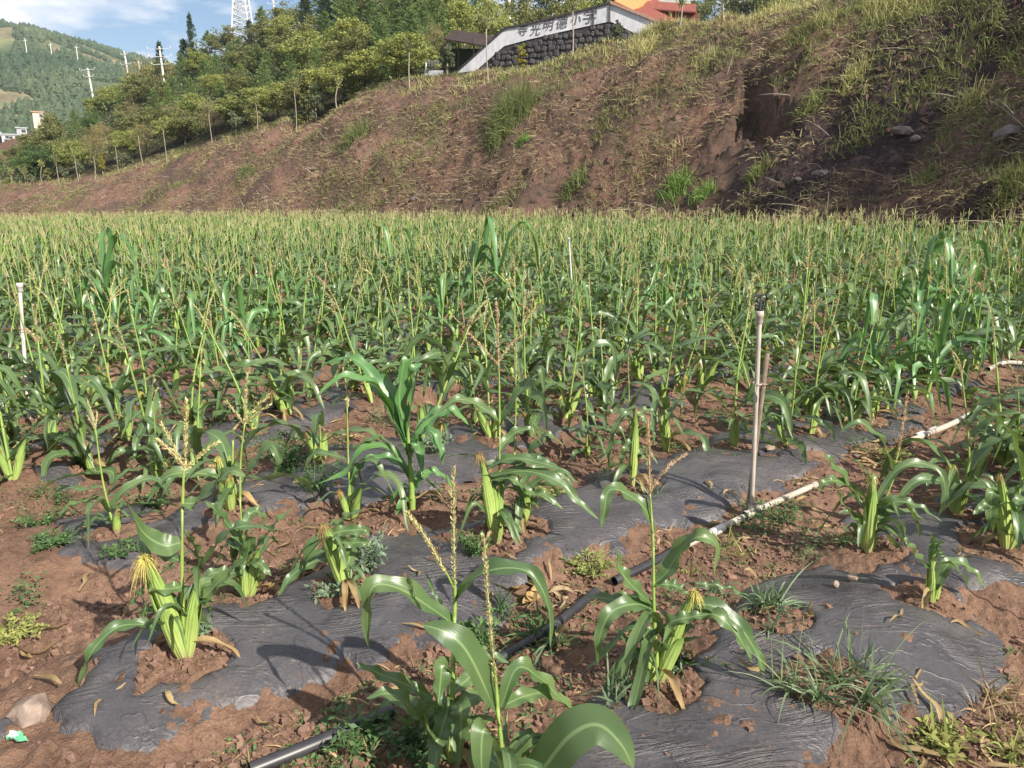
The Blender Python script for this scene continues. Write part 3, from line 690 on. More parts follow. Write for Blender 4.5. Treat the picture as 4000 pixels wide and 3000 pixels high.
for k in range(-9, 9):
    uc = BC + k*PER; ss = [-6.]
    while ss[-1] < 16:
        s = ss[-1]; x, y = uc*NX+s*DX, uc*NY+s*DY; rr = math.hypot(x, y); ss.append(s+max(.02, .0095*rr if y > -.5 else .2))
    ss = np.array(ss); x = uc*NX+ss*DX; y = uc*NY+ss*DY; rr = np.hypot(x, y); a = np.arctan2(x, y)
    ok = (y > .2) & (a > R(-50)) & (a < R(58)) & (rr < 15.5); ss = ss[ok]
    if len(ss) < 8: continue
    tt = np.linspace(-.56, .56, 52 if rr[ok].min() < 5 else 30); Sx, Tx = np.meshgrid(ss, tt, indexing='ij')
    x = (uc+Tx)*NX+Sx*DX; y = (uc+Tx)*NY+Sx*DY; z = base_z(x, y)
    h = hole_field(x, y); ew = .40+fbm(Sx/.55+k*9, Tx*.3+k, 3, 81)*.26+fbm(x/.13, y/.13, 4, 88, .65)*.13
    cover = fbm(x/.45, y/.45, 3, 83) - .2*(1-sst(3.5, 6, np.hypot(x, y)))
    if k in SMIN: ew = ew - .5*(1-sst(SMIN[k]-.04, SMIN[k]+.16, Sx+fbm(x/.2, y/.2, 3, 87)*.22))
    off = .021 + .010*fbm(x/.12, y/.3, 2, 84) - .06*sst(ew-.06, ew+.03, np.abs(Tx)) - .055*(1-sst(.85, 1.12, h)) - .06*sst(.19, .25, cover)
    wr = np.abs(np.sin((Sx*.8+Tx*2.2)*38+fbm(x/.2, y/.2, 2, 85)*9))*.0025*sst(.08, .25, fbm(x/.5, y/.5, 2, 86))
    z = z + off + wr
    V = np.stack([x, y, z], -1).reshape(-1, 3); m_ = len(tt); i = np.arange(len(ss)-1)[:, None]*m_; j = np.arange(m_-1)[None]
    Q = np.stack([i+j, i+j+1, i+m_+j+1, i+m_+j], -1).reshape(-1, 4)[:, ::-1]
    # drop what lies well under the soil
    keep = (off.reshape(-1)[Q] > -.045).any(1); Q = Q[keep]
    me = mkmesh('mulch_film', V, Q); me.materials.append(M['film'])
    tag(obj('mulch_film', me), 'black plastic mulch film with planting holes over '+bed_name(k), 'mulch film', 'black plastic mulch films on the beds')

# ------------------------------------------------------------------ clods and gravel
def clods(P, sz, name, m, label=None):
    n = len(P); V = np.array([[x, y, z] for x in (-.5, .5) for y in (-.5, .5) for z in (-.5, .5)])
    V = V[None]*rng.uniform(.65, 1.2, (n, 8, 1))*rng.uniform(.7, 1.25, (n, 1, 3)); ax = rng.uniform(0, 6.28, n)
    c, s = np.cos(ax)[:, None], np.sin(ax)[:, None]; x = V[..., 0]*c-V[..., 1]*s; y = V[..., 0]*s+V[..., 1]*c
    V = np.stack([x, y, V[..., 2]*.8+x*rng.normal(0, .3, (n, 1))], -1)*sz[:, None, None] + P[:, None]
    q = np.array([[0, 1, 3, 2], [4, 6, 7, 5], [0, 4, 5, 1], [2, 3, 7, 6], [0, 2, 6, 4], [1, 5, 7, 3]])
    Q = (q[None]+(np.arange(n)*8)[:, None, None]).reshape(-1, 4)
    me = mkmesh(name, V.reshape(-1, 3), Q, None, False); me.materials.append(m); return tag(obj(name, me), kind='stuff')
n = 70000
a = rng.uniform(R(-37), R(37), n); r = 1.5*np.exp(rng.uniform(0, math.log(9/1.5), n)); x, y = r*np.sin(a), r*np.cos(a)
u, s = bed_rel(x, y); q = ((u-BC)/PER+.5) % 1-.5; hfv = hole_field(x, y)
keep = ((np.abs(q)*PER > .42) | (hfv < 1.0) | (rng.random(n) < .05)) & (vnoise(x/.25, y/.25, 3)+vnoise(x/.07, y/.07, 4)*.8 > -.22)
x, y = x[keep], y[keep]; sz = .004+.020*rng.random(len(x))**5
clods(np.stack([x, y, ground_z(x, y)+.012*(1-sst(.6, 1.25, hfv[keep]))-.010*(1-sst(.1, .8, hfv[keep]))+sz*.2], -1), sz, 'soil_clods', M['clod'])

# ------------------------------------------------------------------ pipes and risers
def pipe(P, rad, m, name, parent=None, n=12):
    return tube(spline(P, 2+4*len(P)), rad, n)
def gp(px, py, up=0): p = gpx(px, py); return np.array([p[0], p[1], gz(p[0], p[1])+up])
t = empty('irrigation_pipe', gp(2935, 2010)); o0 = np.array(t.location)
def ln_pt(s, u=-1.885, up=.03):
    x, y = u*NX+s*DX, u*NY+s*DY; return np.array([x, y, bz(x, y)+up])-o0
def sOf(px, py): p = gpx(px, py); return p[0]*DX+p[1]*DY
s0 = sOf(2935, 2010); up_ = gpx(2935, 2010)[0]*NX+gpx(2935, 2010)[1]*NY
def pl(px, py, up=.028): p = gpx(px, py); return np.array([p[0], p[1], p[2]+up])-o0
A = pl(2660, 2160); B_ = pl(2960, 2010); C1 = pl(3180, 1915); 
Dp = B_+(C1-B_)*1.0
part('pipe', MB().add(tube([A, B_], .0165, 12)).add(tube([B_, Dp], .0165, 12)), M['pvc'], t)
dirp = unit(C1-A)
k0 = pl(2800, 2093)
part('coupling', tube([k0-dirp*.05, k0-dirp*.045, k0+dirp*.045, k0+dirp*.05], [.018, .0215, .0215, .018], 14), M['pvcw'], t)
tee = pl(2935, 2022); part('tee_joint', MB().add(tube([tee-dirp*.055, tee+dirp*.055], .0215, 14)).add(tube([tee, tee+np.array([0, 0, .05])], .0205, 14)), M['pvc'], t)
for f in (-.055, .055): part('collar', tube([tee+dirp*(f-.008), tee+dirp*(f+.008)], .0245, 14), M['pvc'], t)
part('end_coupling', tube([Dp-dirp*.03, Dp+dirp*.012], .020, 12), M['pvc'], t)
tag(t, 'pale irrigation pipe with white coupling lying at the foot of the sprinkler riser', 'pipe')
def seg_pipe(name, pts, rad, m, label, coupl=(), cm=None):
    t = empty(name, gp(*pts[0])); o = np.array(t.location)
    P = [gp(*p, up=.026)-o for p in pts]
    P2 = [P[0]-[0, 0, .0]]+P[1:]
    part('pipe', tube(spline(P2, 6*len(P)), rad, 12), m, t)
    for c in coupl:
        p = gp(*c, up=.026)-o; d = unit(P[-1]-P[0]); part('coupling', tube([p-d*.05, p-d*.045, p+d*.045, p+d*.05], [rad*1.05, rad*1.28, rad*1.28, rad*1.05], 14), cm or m, t)
    return tag(t, label, 'pipe')
seg_pipe('irrigation_pipe', [(980, 3040), (1250, 2925), (1530, 2790)], .021, M['blackpipe'], 'glossy black irrigation pipe crossing the bottom of the photo')
seg_pipe('irrigation_pipe', [(1930, 2600), (2160, 2470), (2330, 2330)], .019, M['blackpipe'], 'dark pipe partly covered by grass in the furrow behind the nearest corn')
seg_pipe('irrigation_pipe', [(2400, 2290), (2560, 2215), (2660, 2165)], .019, M['blackpipe'], 'dark pipe piece joining the pale pipe left of the riser foot')
seg_pipe('irrigation_pipe', [(3520, 1755), (3700, 1682), (3800, 1625)], .020, M['pvc'], 'greyish pipe with couplings lying in the furrow on the right', [(3590, 1727), (3640, 1700), (3770, 1645)], M['pvcw'])
seg_pipe('irrigation_pipe', [(-80, 1612), (30, 1598), (95, 1590)], .020, M['pvcw'], 'short pale pipe lying on the film at the left photo edge')
seg_pipe('irrigation_pipe', [(3860, 1440), (3930, 1432), (4060, 1440)], .020, M['pvc'], 'pale pipe lying across the furrow close to the right photo edge')

def riser(px, py, tx, ty, label, rad=.0115, head=True, stake=True, white=False):
    b = gp(px, py); t = empty('sprinkler_riser', b); Yb = b[1]
    top = atY(tx, ty, Yb)-b; m = M['pvcw'] if white else M['pvc']
    part('riser_tube', tube([np.array([0, 0, -.02]), top*.5, top], rad, 14), m, t)
    part('cap_coupling', tube([top-[0, 0, .052], top-[0, 0, .048], top-[0, 0, .02], top-[0, 0, .019], top+[0, 0, .008], top+[0, 0, .01]], [rad*1.3, rad*1.6, rad*1.6, rad*1.72, rad*1.72, rad*1.2], 14), M['pvcw'] if white else M['pvc'], t)
    if head:
        h = top+np.array([0, 0, .045]); mb = MB()
        mb.add(tube([top+[0, 0, .008], h-[0, 0, .028]], .010, 10))
        th = np.linspace(0, 2*math.pi, 25)
        hd = part('sprinkler_head', mb, M['black'], t)
        part('frame_ring', tube(np.stack([h[0]+.027*np.cos(th), np.full(25, h[1]), h[2]+.033*np.sin(th)], -1), .0042, 6, False), M['black'], hd)
        part('frame_ring', tube(np.stack([h[0]+.019*np.cos(th), h[1]+.016*np.cos(th), h[2]-.004+.023*np.sin(th)], -1), .0032, 6, False), M['black'], hd)
        part('nozzle', MB().add(tube([h-[0, 0, .03], h+[0, 0, .035]], .006, 8)).add(tube([h+[-.02, 0, .012], h+[.018, .01, .004]], .0065, 8)).add(tube([h+[-.024, 0, -.006], h+[.02, 0, -.012]], .004, 8)), M['black'], hd)
        part('swing_arm', MB().add(tube([h+[-.03, .005, .036], h+[.032, .005, .044]], .0045, 8)).add(box(h+np.array([.03, .004, .030]), (.010, .016, .030))), M['black'], hd)
    if stake:
        p0 = np.array([-.018, .018, -.05]); p1 = np.array([.032, .05, top[2]*.80]); part('stake', tube([p0, p1*.5+p0*.5, p1], .0125, 8), M['stake'], t)
        q = p1*.62+p0*.38; tz = top[2]*.66
        th = np.linspace(0, 2*math.pi*2.3, 40); e = top*.66
        P = np.stack([e[0]+.006+.020*np.cos(th), e[1]+.014+.030*np.sin(th), e[2]+.004*np.sin(th*.5)+.002*th/6], -1)
        P = np.concatenate([P, [P[-1]+[.02, -.015, -.01], P[-1]+[.06, -.02, -.012]]]); part('tie', tube(P, .0018, 5, False), M['string'], t)
        P = np.array([[e[0]-.012, e[1]-.014, e[2]+.004], [e[0]-.010, e[1]-.016, e[2]-.03], [e[0]+.004, e[1]-.016, e[2]-.055], [e[0]+.004, e[1]-.015, e[2]-.085]]); part('tie', tube(spline(P, 10), .0018, 5, False), M['string'], t)
    return tag(t, label, 'sprinkler riser', 'sprinkler risers in the field')
riser(2935, 2015, 2968, 1222, 'weathered sprinkler riser with black head tied to a stake right of centre')
riser(112, 1640, 76, 1110, 'white riser pipe with plain cap standing at the left edge of the field', .0125, False, True, True)
riser(2240, 1185, 2222, 930, 'thin pale riser pipe far back among the corn right of centre', .013, False, False, True)

# ------------------------------------------------------------------ hero corn plants
def HY(k, px, py, dy=0.): return atY(px, py, HP[k][1]+dy)
def hero(k, label, stalks, leaves, ears, young=False, seed=0):
    b = HP[k].copy(); b[2] = gz(b[0], b[1]); root = empty('corn_plant', b)
    st = [([HY(k, *q) for q in P], r0, None if ts is None else dict(ts, pts=[HY(k, *q) for q in ts['pts']])) for P, r0, ts in stalks]
    def rl(P, kw):
        kw = dict(kw); kw['roll'] = abs(kw.get('roll', .5))*(-1 if P[min(2, len(P)-1)][0] > P[0][0] else 1); return kw
    leaves = [(P, w*.98, rl(P, kw)) for P, w, kw in leaves]
    rs = np.random.default_rng(seed+7)
    extra = []
    lv = [([HY(k, *q) for q in P], w, dict(dict(n=24, wave=.011, wf=5., fold=.3, base=.45, twist=rs.normal(0, .25)), **kw)) for P, w, kw in leaves]
    er = [(HY(k, *a), HY(k, *c), rad, sk, od) for a, c, rad, sk, od in ears]
    for p0, p1, rad, sk, od in ([] if k == 'j' else er):
        for q in range(4):
            f = rs.uniform(.25, .98); a = rs.uniform(0, 6.28); d = np.array([math.cos(a), math.sin(a), 0]); c = np.asarray(p0)*(1-f)+np.asarray(p1)*f+d*rad*.6; l = rs.uniform(.08, .22)
            lv.append(([c, c+d*l*.4+[0, 0, l*rs.uniform(.1, .5)], c+d*l*.8+[0, 0, l*rs.uniform(-.5, .5)]], rs.uniform(.018, .036), dict(n=9, fold=.4, wave=.004, wf=3, roll=rs.normal(0, .5))))
    for q in range(1 if k == 'j' else 5):
        a = rs.uniform(0, 6.28); d = np.array([math.cos(a), math.sin(a), 0]); l = rs.uniform(.12, .26); c = b+[0, 0, rs.uniform(.04, .22)]
        lv.append(([c, c+d*l*.4+[0, 0, l*rs.uniform(.1, .4)], c+d*l*.8+[0, 0, l*rs.uniform(-.4, .1)], c+d*l+[0, 0, -l*rs.uniform(.2, .7)]], rs.uniform(.03, .05), dict(n=11, fold=.4, wave=.008, wf=3, roll=rs.normal(0, .4))))
    for q in range(2):
        a = rs.uniform(0, 6.28); d = np.array([math.cos(a), math.sin(a), 0]); l = rs.uniform(.12, .2); lv.append(([b+[0, 0, .05], b+d*l*.5+[0, 0, .07], b+d*l*.85+[0, 0, .035], b+d*l+[0, 0, .012]], .026, dict(n=10, fold=.8, wave=.008, wf=2, dry=True)))
    build_corn(root, b, st, lv, er, young, seed); return tag(root, label, 'corn plant', CORN_G)
hero('a', 'corn plant with a left leaning ear and big yellow silk tuft, nearest on the left',
 [([(728, 2590), (712, 2330), (712, 2000)], .0085, None), ([(712, 2000), (718, 1850), (725, 1830)], .005, dict(pts=[(722, 1840), (725, 1720), (728, 1565)], nb=3, bl=.16, side=[3.2, .1, 2.6], n=190))],
 [([(712, 1965), (770, 1960), (850, 1880, -.03), (905, 1840, -.05), (960, 1862, -.06)], .062, dict(fold=.2, roll=.5)),
  ([(705, 2120), (640, 2130, -.02), (560, 2080, -.05), (500, 1970, -.08)], .085, dict(fold=.15, roll=.9, wave=.004)),
  ([(718, 2290), (660, 2300, -.03), (590, 2290, -.05), (575, 2270, -.06)], .05, dict(fold=.2, roll=.6)),
  ([(722, 2280), (800, 2200, -.03), (880, 2090, -.05), (960, 2055, -.04), (1060, 2070, 0)], .06, dict(fold=.25, roll=.3)),
  ([(725, 2400), (800, 2330, .03), (900, 2230, .05), (990, 2160, .03)], .05, {}),
  ([(640, 2460), (560, 2440), (460, 2450, -.05), (370, 2530, -.1), (330, 2620, -.12), (300, 2720, -.13)], .045, dict(fold=.4)),
  ([(600, 2200), (580, 2260), (540, 2330), (500, 2370)], .035, {}),
  ([(700, 2190), (660, 2170, .02), (640, 2150, .04), (610, 2180, .06)], .05, {}),
  ([(760, 2300), (800, 2360, .03), (830, 2420, .05)], .045, {}),
  ([(712, 2080), (745, 2110, .04), (770, 2170, .07), (780, 2230, .08)], .045, {})],
 [((722, 2585), (560, 2175, -.05), .030, .050, False), ((735, 2580), (782, 2245, .02), .024, 0, False), ((720, 2570, -.01), (640, 2345, -.03), .026, 0, False)], seed=3)
hero('b', 'corn plant with pale twin ear base, second from the big silk tufted plant',
 [([(970, 2340), (950, 2150), (938, 1960)], .007, None), ([(938, 1960), (940, 1800), (955, 1660)], .005, dict(pts=[(955, 1660), (960, 1570), (965, 1460)], nb=3, bl=.15, side=[3.1, .2, .4], n=150))],
 [([(945, 1900), (1000, 1800), (1060, 1740), (1090, 1800, -.05), (1070, 1860, -.06)], .05, {}), ([(950, 2120), (900, 2060), (840, 1990, -.04), (800, 1960, -.06)], .05, dict(roll=.6)),
  ([(955, 2180), (1030, 2110, -.03), (1080, 2040, -.03), (1140, 1990)], .05, {}), ([(960, 2230), (900, 2240, -.05), (830, 2240, -.08), (770, 2290, -.1)], .06, dict(roll=.4)),
  ([(965, 2200), (1010, 2200, -.05), (1060, 2250, -.08)], .05, {}), ([(955, 2150), (920, 2120, .04), (880, 2130, .08), (850, 2180, .1)], .055, {}), ([(955, 2050), (985, 2000, .04), (1020, 2010, .06), (1040, 2070, .07)], .05, {}),
  ([(960, 2190), (975, 2120, -.03), (950, 2060, -.05), (915, 2050, -.06)], .05, {})],
 [((965, 2340), (940, 2170, -.02), .024, 0, False), ((975, 2340), (1010, 2150), .026, .0, False), ((968, 2335, .02), (975, 2150, .03), .022, .03, True)], seed=13)
hero('c', 'corn plant with one stout ear leaning left beside the silvery weed',
 [([(1355, 2320), (1362, 2200, .05), (1372, 2080, .05)], .006, None)],
 [([(1320, 2180), (1240, 2190), (1150, 2240, -.05), (1085, 2330, -.1)], .055, dict(roll=.3)), ([(1275, 2090), (1340, 2075), (1420, 2070), (1440, 2090)], .05, dict(roll=1.)), ([(1285, 2110), (1350, 2120), (1430, 2120), (1450, 2140)], .045, dict(roll=1.)),
  ([(1300, 2100, .03), (1350, 2020, .04), (1420, 1990, .03)], .04, {})],
 [((1352, 2315), (1262, 2045, -.03), .033, .035, True), ((1360, 2320, .02), (1370, 2260, .02), .02, 0, False)], seed=23)
hero('d', 'tall broad leaved young corn without tassel left of centre',
 [([(1612, 2010), (1605, 1850), (1590, 1650)], .017, None)],
 [([(1600, 1790), (1530, 1600), (1450, 1500, -.08), (1330, 1480, -.15), (1230, 1560, -.2)], .085, dict(fold=.5)),
  ([(1590, 1720), (1500, 1560), (1430, 1440, .05), (1360, 1400, .08), (1250, 1430, .1)], .08, dict(fold=.4)),
  ([(1588, 1700), (1560, 1560), (1575, 1420), (1568, 1400)], .075, dict(fold=.6, roll=.9)), ([(1592, 1700), (1610, 1560), (1620, 1450), (1650, 1420, .05)], .075, dict(fold=.6, roll=.4)),
  ([(1600, 1860), (1540, 1770), (1440, 1740, -.05), (1340, 1850, -.1), (1240, 1890, -.12)], .06, {}), ([(1605, 1740), (1680, 1640, .05), (1760, 1600, .08), (1830, 1660, .1)], .075, {}),
  ([(1605, 1880), (1540, 1800, -.04), (1460, 1790, -.06), (1400, 1830, -.08), (1360, 1900, -.1)], .055, {}), ([(1600, 1800), (1650, 1700, -.05), (1690, 1690, -.08), (1720, 1760, -.1), (1730, 1820, -.1)], .07, {}),
  ([(1595, 1770), (1620, 1720, -.04), (1640, 1760, -.07), (1650, 1850, -.09)], .07, {}), ([(1608, 1920), (1660, 1850, .05), (1720, 1850, .08), (1780, 1920, .1)], .05, {}),
  ([(1590, 1700), (1540, 1560, .06), (1490, 1480, .1), (1420, 1490, .14)], .07, {})],
 [], True, seed=33)
hero('e', 'corn plant with tall ribbed ear cluster and long leaves sweeping right in the centre',
 [([(1940, 2120), (1950, 1900), (1952, 1700)], .0075, None), ([(1952, 1700), (1950, 1500), (1948, 1420)], .005, dict(pts=[(1948, 1430), (1945, 1300), (1940, 1185)], nb=2, bl=.17, side=[3.1, .3], n=170, old=True))],
 [([(1950, 1640), (1880, 1590), (1790, 1560, -.04), (1700, 1620, -.08)], .06, {}), ([(1952, 1660), (2010, 1560), (2080, 1470), (2110, 1440, -.05), (2125, 1530, -.06)], .06, {}),
  ([(1900, 1830), (2000, 1790, -.03), (2120, 1810, -.05), (2230, 1850, -.05)], .06, dict(fold=.2)), ([(1905, 1860), (2050, 1840, -.04), (2180, 1880, -.08), (2260, 1960, -.1), (2340, 2030, -.1)], .055, {}),
  ([(1900, 1880), (1990, 1870, -.05), (2070, 1920, -.08), (2170, 1970, -.1)], .035, {}), ([(1920, 1900), (2010, 1850), (2080, 1790), (2120, 1770)], .05, {}),
  ([(1900, 1810), (2000, 1800, .02), (2110, 1790, .03), (2160, 1830, .03)], .045, dict(roll=.8)), ([(1950, 1760), (2000, 1700, .05), (2060, 1680, .07), (2120, 1740, .08)], .055, {})],
 [((1935, 2125), (1872, 1770, -.02), .024, .035, True), ((1940, 2125), (1925, 1870, .01), .020, 0, False), ((1945, 2122), (1965, 1880, .02), .022, 0, False)], seed=43)
hero('e2', 'corn plant with short fat ear directly right of the ribbed ear cluster',
 [([(2035, 2060), (2030, 1900), (2010, 1780)], .006, None), ([(2010, 1780), (2015, 1600), (2015, 1480)], .004, dict(pts=[(2015, 1480), (2015, 1380), (2018, 1290)], nb=0, n=120))],
 [([(2030, 1950), (2100, 1880), (2180, 1850), (2240, 1900)], .05, {}), ([(2040, 1940), (2120, 1930, -.05), (2200, 1990, -.08)], .045, {}), ([(2020, 1850), (2080, 1760), (2140, 1700), (2200, 1740)], .05, {}),
  ([(2030, 1900), (2090, 1830, .05), (2180, 1830, .08), (2260, 1890, .1)], .045, {})],
 [((2035, 2060), (2065, 1900, -.02), .033, 0, False), ((2022, 2058), (2010, 1960), .018, 0, False)], seed=53)
hero('f', 'corn plant with right leaning ear and yellow green silk below the irrigation pipe',
 [([(2570, 2670), (2555, 2400), (2552, 2150)], .0085, None), ([(2552, 2150), (2545, 2020), (2540, 1930)], .005, dict(pts=[(2540, 1940), (2535, 1790), (2532, 1640)], nb=1, bl=.17, side=[.5], n=180, old=True))],
 [([(2552, 2080), (2520, 1990), (2450, 1930), (2380, 1915, -.03), (2360, 2000, -.05), (2350, 2060, -.06)], .05, {}), ([(2555, 2280), (2600, 2240), (2660, 2150), (2720, 2100, -.03), (2790, 2120, -.03), (2790, 2250, -.04)], .065, dict(fold=.4)),
  ([(2550, 2380), (2480, 2360, -.04), (2390, 2390, -.08), (2345, 2480, -.1), (2335, 2600, -.1)], .06, {}), ([(2550, 2380), (2480, 2350, .03), (2390, 2340, .05), (2290, 2330, .06)], .06, dict(roll=.5)),
  ([(2545, 2360), (2470, 2290, -.03), (2420, 2220, -.04), (2405, 2130, -.05)], .055, dict(roll=.6)), ([(2700, 2360), (2790, 2370, -.02), (2890, 2450, -.05), (2960, 2560, -.06), (2985, 2640, -.07)], .062, dict(fold=.3)),
  ([(2690, 2420), (2790, 2400, -.05), (2880, 2480, -.08), (2940, 2590, -.1)], .055, {}), ([(2560, 2480), (2620, 2430, -.04), (2700, 2410, -.05), (2770, 2400, -.05)], .05, {}), ([(2560, 2280), (2640, 2290), (2690, 2330)], .045, {}),
  ([(2520, 2540), (2500, 2460, .02), (2470, 2420, .04)], .035, {}), ([(2720, 2280), (2820, 2290), (2930, 2330, .02)], .02, {}), ([(2550, 2450), (2530, 2500, -.04), (2520, 2560, -.05)], .04, {})],
 [((2572, 2670), (2715, 2310), .027, .035, False), ((2565, 2672), (2500, 2530, -.02), .017, 0, False), ((2585, 2660, .02), (2650, 2450, .02), .020, 0, False)], seed=63)
hero('g', 'leafy corn plant with two tassel spikes at the bottom centre',
 [([(1755, 3010), (1768, 2700), (1775, 2420)], .010, None), ([(1775, 2420), (1777, 2300), (1775, 2250)], .006, dict(pts=[(1775, 2290), (1772, 2050), (1772, 1825)], nb=0, n=240)),
  ([(1775, 2300), (1745, 2240), (1735, 2230)], .003, dict(pts=[(1740, 2240), (1670, 2110), (1592, 2002)], nb=0, n=180))],
 [([(1772, 2440), (1690, 2380, -.02), (1560, 2300, -.05), (1460, 2290, -.07), (1435, 2400, -.08), (1440, 2530, -.08)], .062, dict(fold=.5)),
  ([(1775, 2360), (1850, 2260, -.02), (1960, 2220, -.04), (2070, 2240, -.05), (2140, 2360, -.06), (2150, 2530, -.06)], .050, dict(fold=.5)),
  ([(1690, 2730), (1600, 2680, -.02), (1480, 2630, -.04), (1390, 2590, -.06)], .045, dict(fold=.2, roll=.7)),
  ([(1740, 2760), (1680, 2860, -.04), (1600, 2760, -.08), (1520, 2710, -.1), (1430, 2730, -.12)], .07, {}), ([(1760, 2720), (1740, 2800, -.08), (1700, 2900, -.12), (1650, 2780, -.14)], .06, dict(roll=.8)),
  ([(1770, 2650), (1730, 2600, -.03), (1715, 2720, -.06), (1700, 2800, -.08)], .055, {}), ([(1780, 2740), (1800, 2760, -.1), (1800, 2860, -.13), (1790, 3000, -.13)], .06, dict(fold=.1)),
  ([(1790, 2740), (1860, 2720, .02), (1930, 2690, .05), (1900, 2780, .08)], .055, {}), ([(1775, 2480), (1735, 2400, .03), (1700, 2330, .04), (1660, 2230, .05)], .02, {}), ([(1765, 2800), (1650, 2780, .05), (1560, 2730, .1), (1480, 2760, .12)], .06, {}),
  ([(1770, 2700), (1840, 2640, .06), (1900, 2560, .1), (1990, 2590, .12)], .05, {}), ([(1750, 2900), (1700, 2880, .03), (1630, 2930, .05)], .06, {}), ([(1770, 2620), (1800, 2530, -.02), (1840, 2560, -.05), (1870, 2640, -.06)], .04, {})],
 [((1765, 3000), (1790, 2720), .024, 0, False), ((1745, 3000, .03), (1720, 2760, .03), .020, 0, False)], seed=73)
hero('h', 'nearest corn plant with long ochre tassel spike and wide glossy leaf folded right',
 [([(1985, 3200), (1962, 2950), (1945, 2780)], .009, None), ([(1945, 2780), (1935, 2640), (1930, 2600)], .005, dict(pts=[(1938, 2680), (1910, 2380), (1890, 2095)], nb=0, n=330, fat=.9, old=False))],
 [([(1952, 2830), (1900, 2700, -.02), (1820, 2540, -.03), (1740, 2470, -.03), (1650, 2440, -.02)], .095, dict(fold=.25, roll=.5, wave=.004)),
  ([(1958, 2760), (2020, 2610, .03), (2110, 2650, .06), (2200, 2740, .08), (2260, 2790, .1)], .05, dict(fold=.3, roll=.4)),
  ([(1960, 2760), (2050, 2720, .05), (2150, 2710, .08), (2250, 2780, .1)], .045, {}),
  ([(1985, 3150), (2100, 3030, -.03), (2220, 2880, -.05), (2330, 2830, -.06), (2420, 2900, -.09), (2475, 3000, -.11)], .125, dict(fold=.08, roll=.95, wave=.006, wf=2, n=24)),
  ([(1975, 3100), (1930, 2900, -.04), (1890, 2850, -.08), (1880, 2960, -.1), (1890, 3080, -.1)], .075, dict(fold=.1, wave=.003)),
  ([(1975, 3060), (2030, 2900, .06), (2080, 2880, .08), (2180, 2920, .1)], .045, {}), ([(1960, 3000), (1900, 2960, .04), (1850, 2990, .07), (1830, 3080, .08)], .06, {})],
 [((1980, 3190), (2010, 2980, .02), .022, 0, False)], seed=83)
hero('i', 'corn plant with upright silky ear and long leaf arching right above the right film',
 [([(3395, 2160), (3440, 2000, .05), (3520, 1800, .08)], .006, None), ([(3490, 1870, .07), (3500, 1800, .07), (3515, 1750, .08)], .004, dict(pts=[(3505, 1790, .08), (3525, 1680, .08), (3548, 1530, .08)], nb=0, n=170, old=True))],
 [([(3420, 1960), (3500, 1840, .03), (3600, 1810, .03), (3680, 1860, 0), (3690, 1960, -.03), (3650, 2040, -.05)], .045, {}), ([(3370, 1960), (3310, 1880, -.02), (3240, 1800, -.03), (3215, 1770, -.04)], .06, dict(roll=.6)),
  ([(3360, 1970), (3300, 1890, -.04), (3230, 1880, -.06), (3200, 1920, -.07)], .055, {}), ([(3410, 2010), (3500, 1960, -.03), (3590, 1980, -.05), (3680, 2040, -.06)], .05, {}), ([(3380, 2060), (3330, 2020, -.04), (3280, 1940, -.05), (3250, 1860, -.05)], .03, {}),
  ([(3490, 1870, .06), (3470, 1780, .04), (3430, 1700, .02), (3350, 1650), (3280, 1690)], .05, {}), ([(3410, 2030), (3470, 2000, .04), (3560, 2000, .06), (3620, 2040, .07)], .05, {})],
 [((3390, 2160), (3405, 1850, -.02), .030, .032, False), ((3400, 2160, .02), (3425, 1980, .02), .020, 0, False), ((3380, 2158, .02), (3350, 1990, .02), .022, 0, False)], seed=93)
hero('j', 'short broken corn stub with a drooping leaf in the hole on the right film',
 [([(3635, 2365), (3640, 2250), (3655, 2120)], .013, None)],
 [([(3640, 2230), (3590, 2180, -.02), (3545, 2120, -.03), (3530, 2110, -.04)], .045, {}), ([(3650, 2300), (3710, 2200, .02), (3790, 2220, .02), (3850, 2300, 0)], .055, {}), ([(3640, 2200), (3650, 2130), (3645, 2080)], .04, dict(roll=1.)),
  ([(3645, 2180), (3670, 2130, -.02), (3690, 2110, -.03)], .02, {}), ([(3650, 2160), (3675, 2160), (3690, 2190)], .02, {})],
 [((3632, 2368), (3637, 2190, -.01), .018, 0, False), ((3645, 2368, .01), (3680, 2240, .02), .014, 0, False)], seed=103)
hero('k', 'corn plant with thick pale based ear at the right edge of the photo',
 [([(3930, 2150), (3975, 1950, .05), (4015, 1750, .06)], .008, None)],
 [([(3990, 1860, .05), (3960, 1720, .03), (3890, 1630), (3830, 1600)], .07, dict(roll=.4)), ([(3920, 1950), (3850, 1970, -.04), (3800, 2010, -.06)], .05, {}), ([(3940, 1960), (4000, 1900, -.05), (4080, 1960, -.08)], .06, {}),
  ([(3925, 2000), (3880, 1920, -.03), (3870, 2020, -.05), (3880, 2080, -.05)], .06, {}), ([(3990, 1900, .05), (4050, 1800, .05), (4120, 1850, .05)], .06, {}), ([(3950, 1980), (4000, 1950, .05), (4060, 2000, .08)], .05, {})],
 [((3925, 2155), (3905, 1850, -.02), .030, .025, True), ((3940, 2152), (3990, 1970), .024, 0, False)], seed=113)
